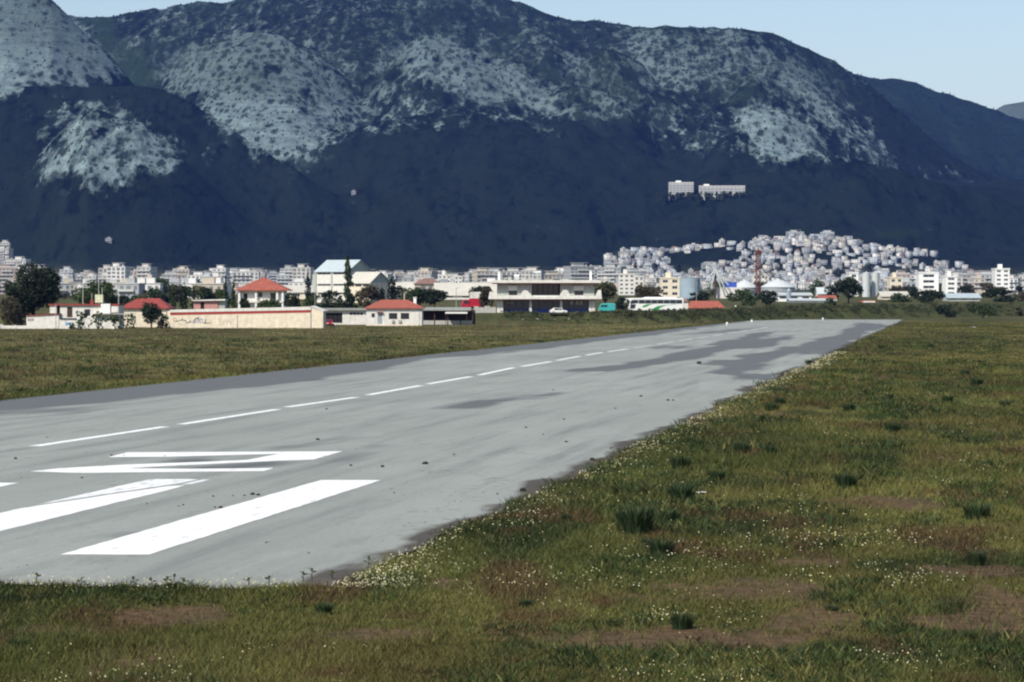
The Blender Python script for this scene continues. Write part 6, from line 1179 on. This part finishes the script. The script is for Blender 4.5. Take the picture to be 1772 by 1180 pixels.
# litter and runway lamps
def litter(px, py, wd, label, z=.12):
    c = gp(px, py); s_ = wd / F * c.y; me = bpy.data.meshes.new('litter'); g = np.random.default_rng(px); n = 7; V = []; 
    for i in range(n):
        for j in range(4): V.append(((i / (n - 1) - .5) * s_, (j / 3 - .5) * s_ * .7, .02 + .10 * s_ * g.random()))
    Fc = [(i * 4 + j, (i + 1) * 4 + j, (i + 1) * 4 + j + 1, i * 4 + j + 1) for i in range(n - 1) for j in range(3)]; me.from_pydata(V, [], Fc); o = link('litter', me, MAT['paper']); o.location = (c.x, c.y, z * .6); md = o.modifiers.new('s', 'SOLIDIFY'); md.thickness = .01; tag(o, label, 'litter')
litter(1212, 858, 22, 'crumpled white paper in the grass near the weed tufts'); litter(1684, 567, 11, 'white litter far out in the grass right of the runway')
for px, py, lab in ((1258, 561, 'white runway edge lamp nearest the fading centreline, by the far runway end'), (1301, 556, 'small white lamp on the grass behind the far runway end'), (1424, 552, 'white lamp at the middle of the far runway end')):
    c = gp(px, py + 2.5); e = empty('runway_lamp', (c.x, c.y, float(near_z(c.x, c.y))), 0, lab, 'lamp'); MB().cyl((0, 0, -.05), (0, 0, .3), .12, .08, 8).build('stem', MAT['white_paint'], e); MB().cyl((0, 0, .3), (0, 0, .62), .24, .20, 12).cyl((0, 0, .62), (0, 0, .75), .2, .05, 12).build('lamp_dome', MAT['white_paint'], e)
# stones by the field edge
gs = random.Random(8); ST = [clod_mesh(40 + s) for s in range(2)]
for me in ST: me.materials.clear(); me.materials.append(MAT['stone'])
for px, py, wd in ((417, 630, 7), (426, 631, 6), (433, 629, 6), (440, 630, 5)):
    c = gp(px, py); s_ = wd / F * c.y; o = bpy.data.objects.new('rubble_stone', CL[0]); COL.objects.link(o); o.location = (c.x, c.y, .05); o.scale = (s_, s_, s_); tag(o, 'dark rubble lump in the small heap on the far grass verge', 'rubble', 'rubble heap on the far verge')
for px, py, wd in ((905, 558, 5), (930, 556, 6), (960, 557, 4), (985, 555, 6), (1182, 549, 4), (1212, 545, 4), (1475, 541, 6), (1488, 540, 5), (1500, 543, 5), (1710, 537, 5)):
    X0 = (px - CX) / F * 700
    Y = float(bank_line(X0)) + 3; Y = float(bank_line((px - CX) / F * Y)) + 4; X0 = (px - CX) / F * Y; s_ = wd / F * Y; o = bpy.data.objects.new('bank_stone', gs.choice(ST)); COL.objects.link(o); o.location = (X0, Y, float(near_z(X0, Y)) + .12 * s_); o.scale = (s_, s_, s_ * .7); tag(o, 'pale stone lying on the weedy bank', 'stone', 'stones on the bank')



# ---------------------------------------------------------------- air
hz = MB().box(-9000, 9000, -1900, 16500, -3.0, 880).build('haze', None); m = bpy.data.materials.new('air'); m.use_nodes = True; t = m.node_tree; t.nodes.clear()
pv = t.nodes.new('ShaderNodeVolumePrincipled'); pv.inputs['Color'].default_value = (0.11, 0.27, 1.0, 1); pv.inputs['Density'].default_value = 2.2e-5
o_ = t.nodes.new('ShaderNodeOutputMaterial'); t.links.new(pv.outputs[0], o_.inputs['Volume']); hz.data.materials.append(m)
tag(hz, 'blue haze hanging over the plain and mountain', 'haze', kind='stuff')
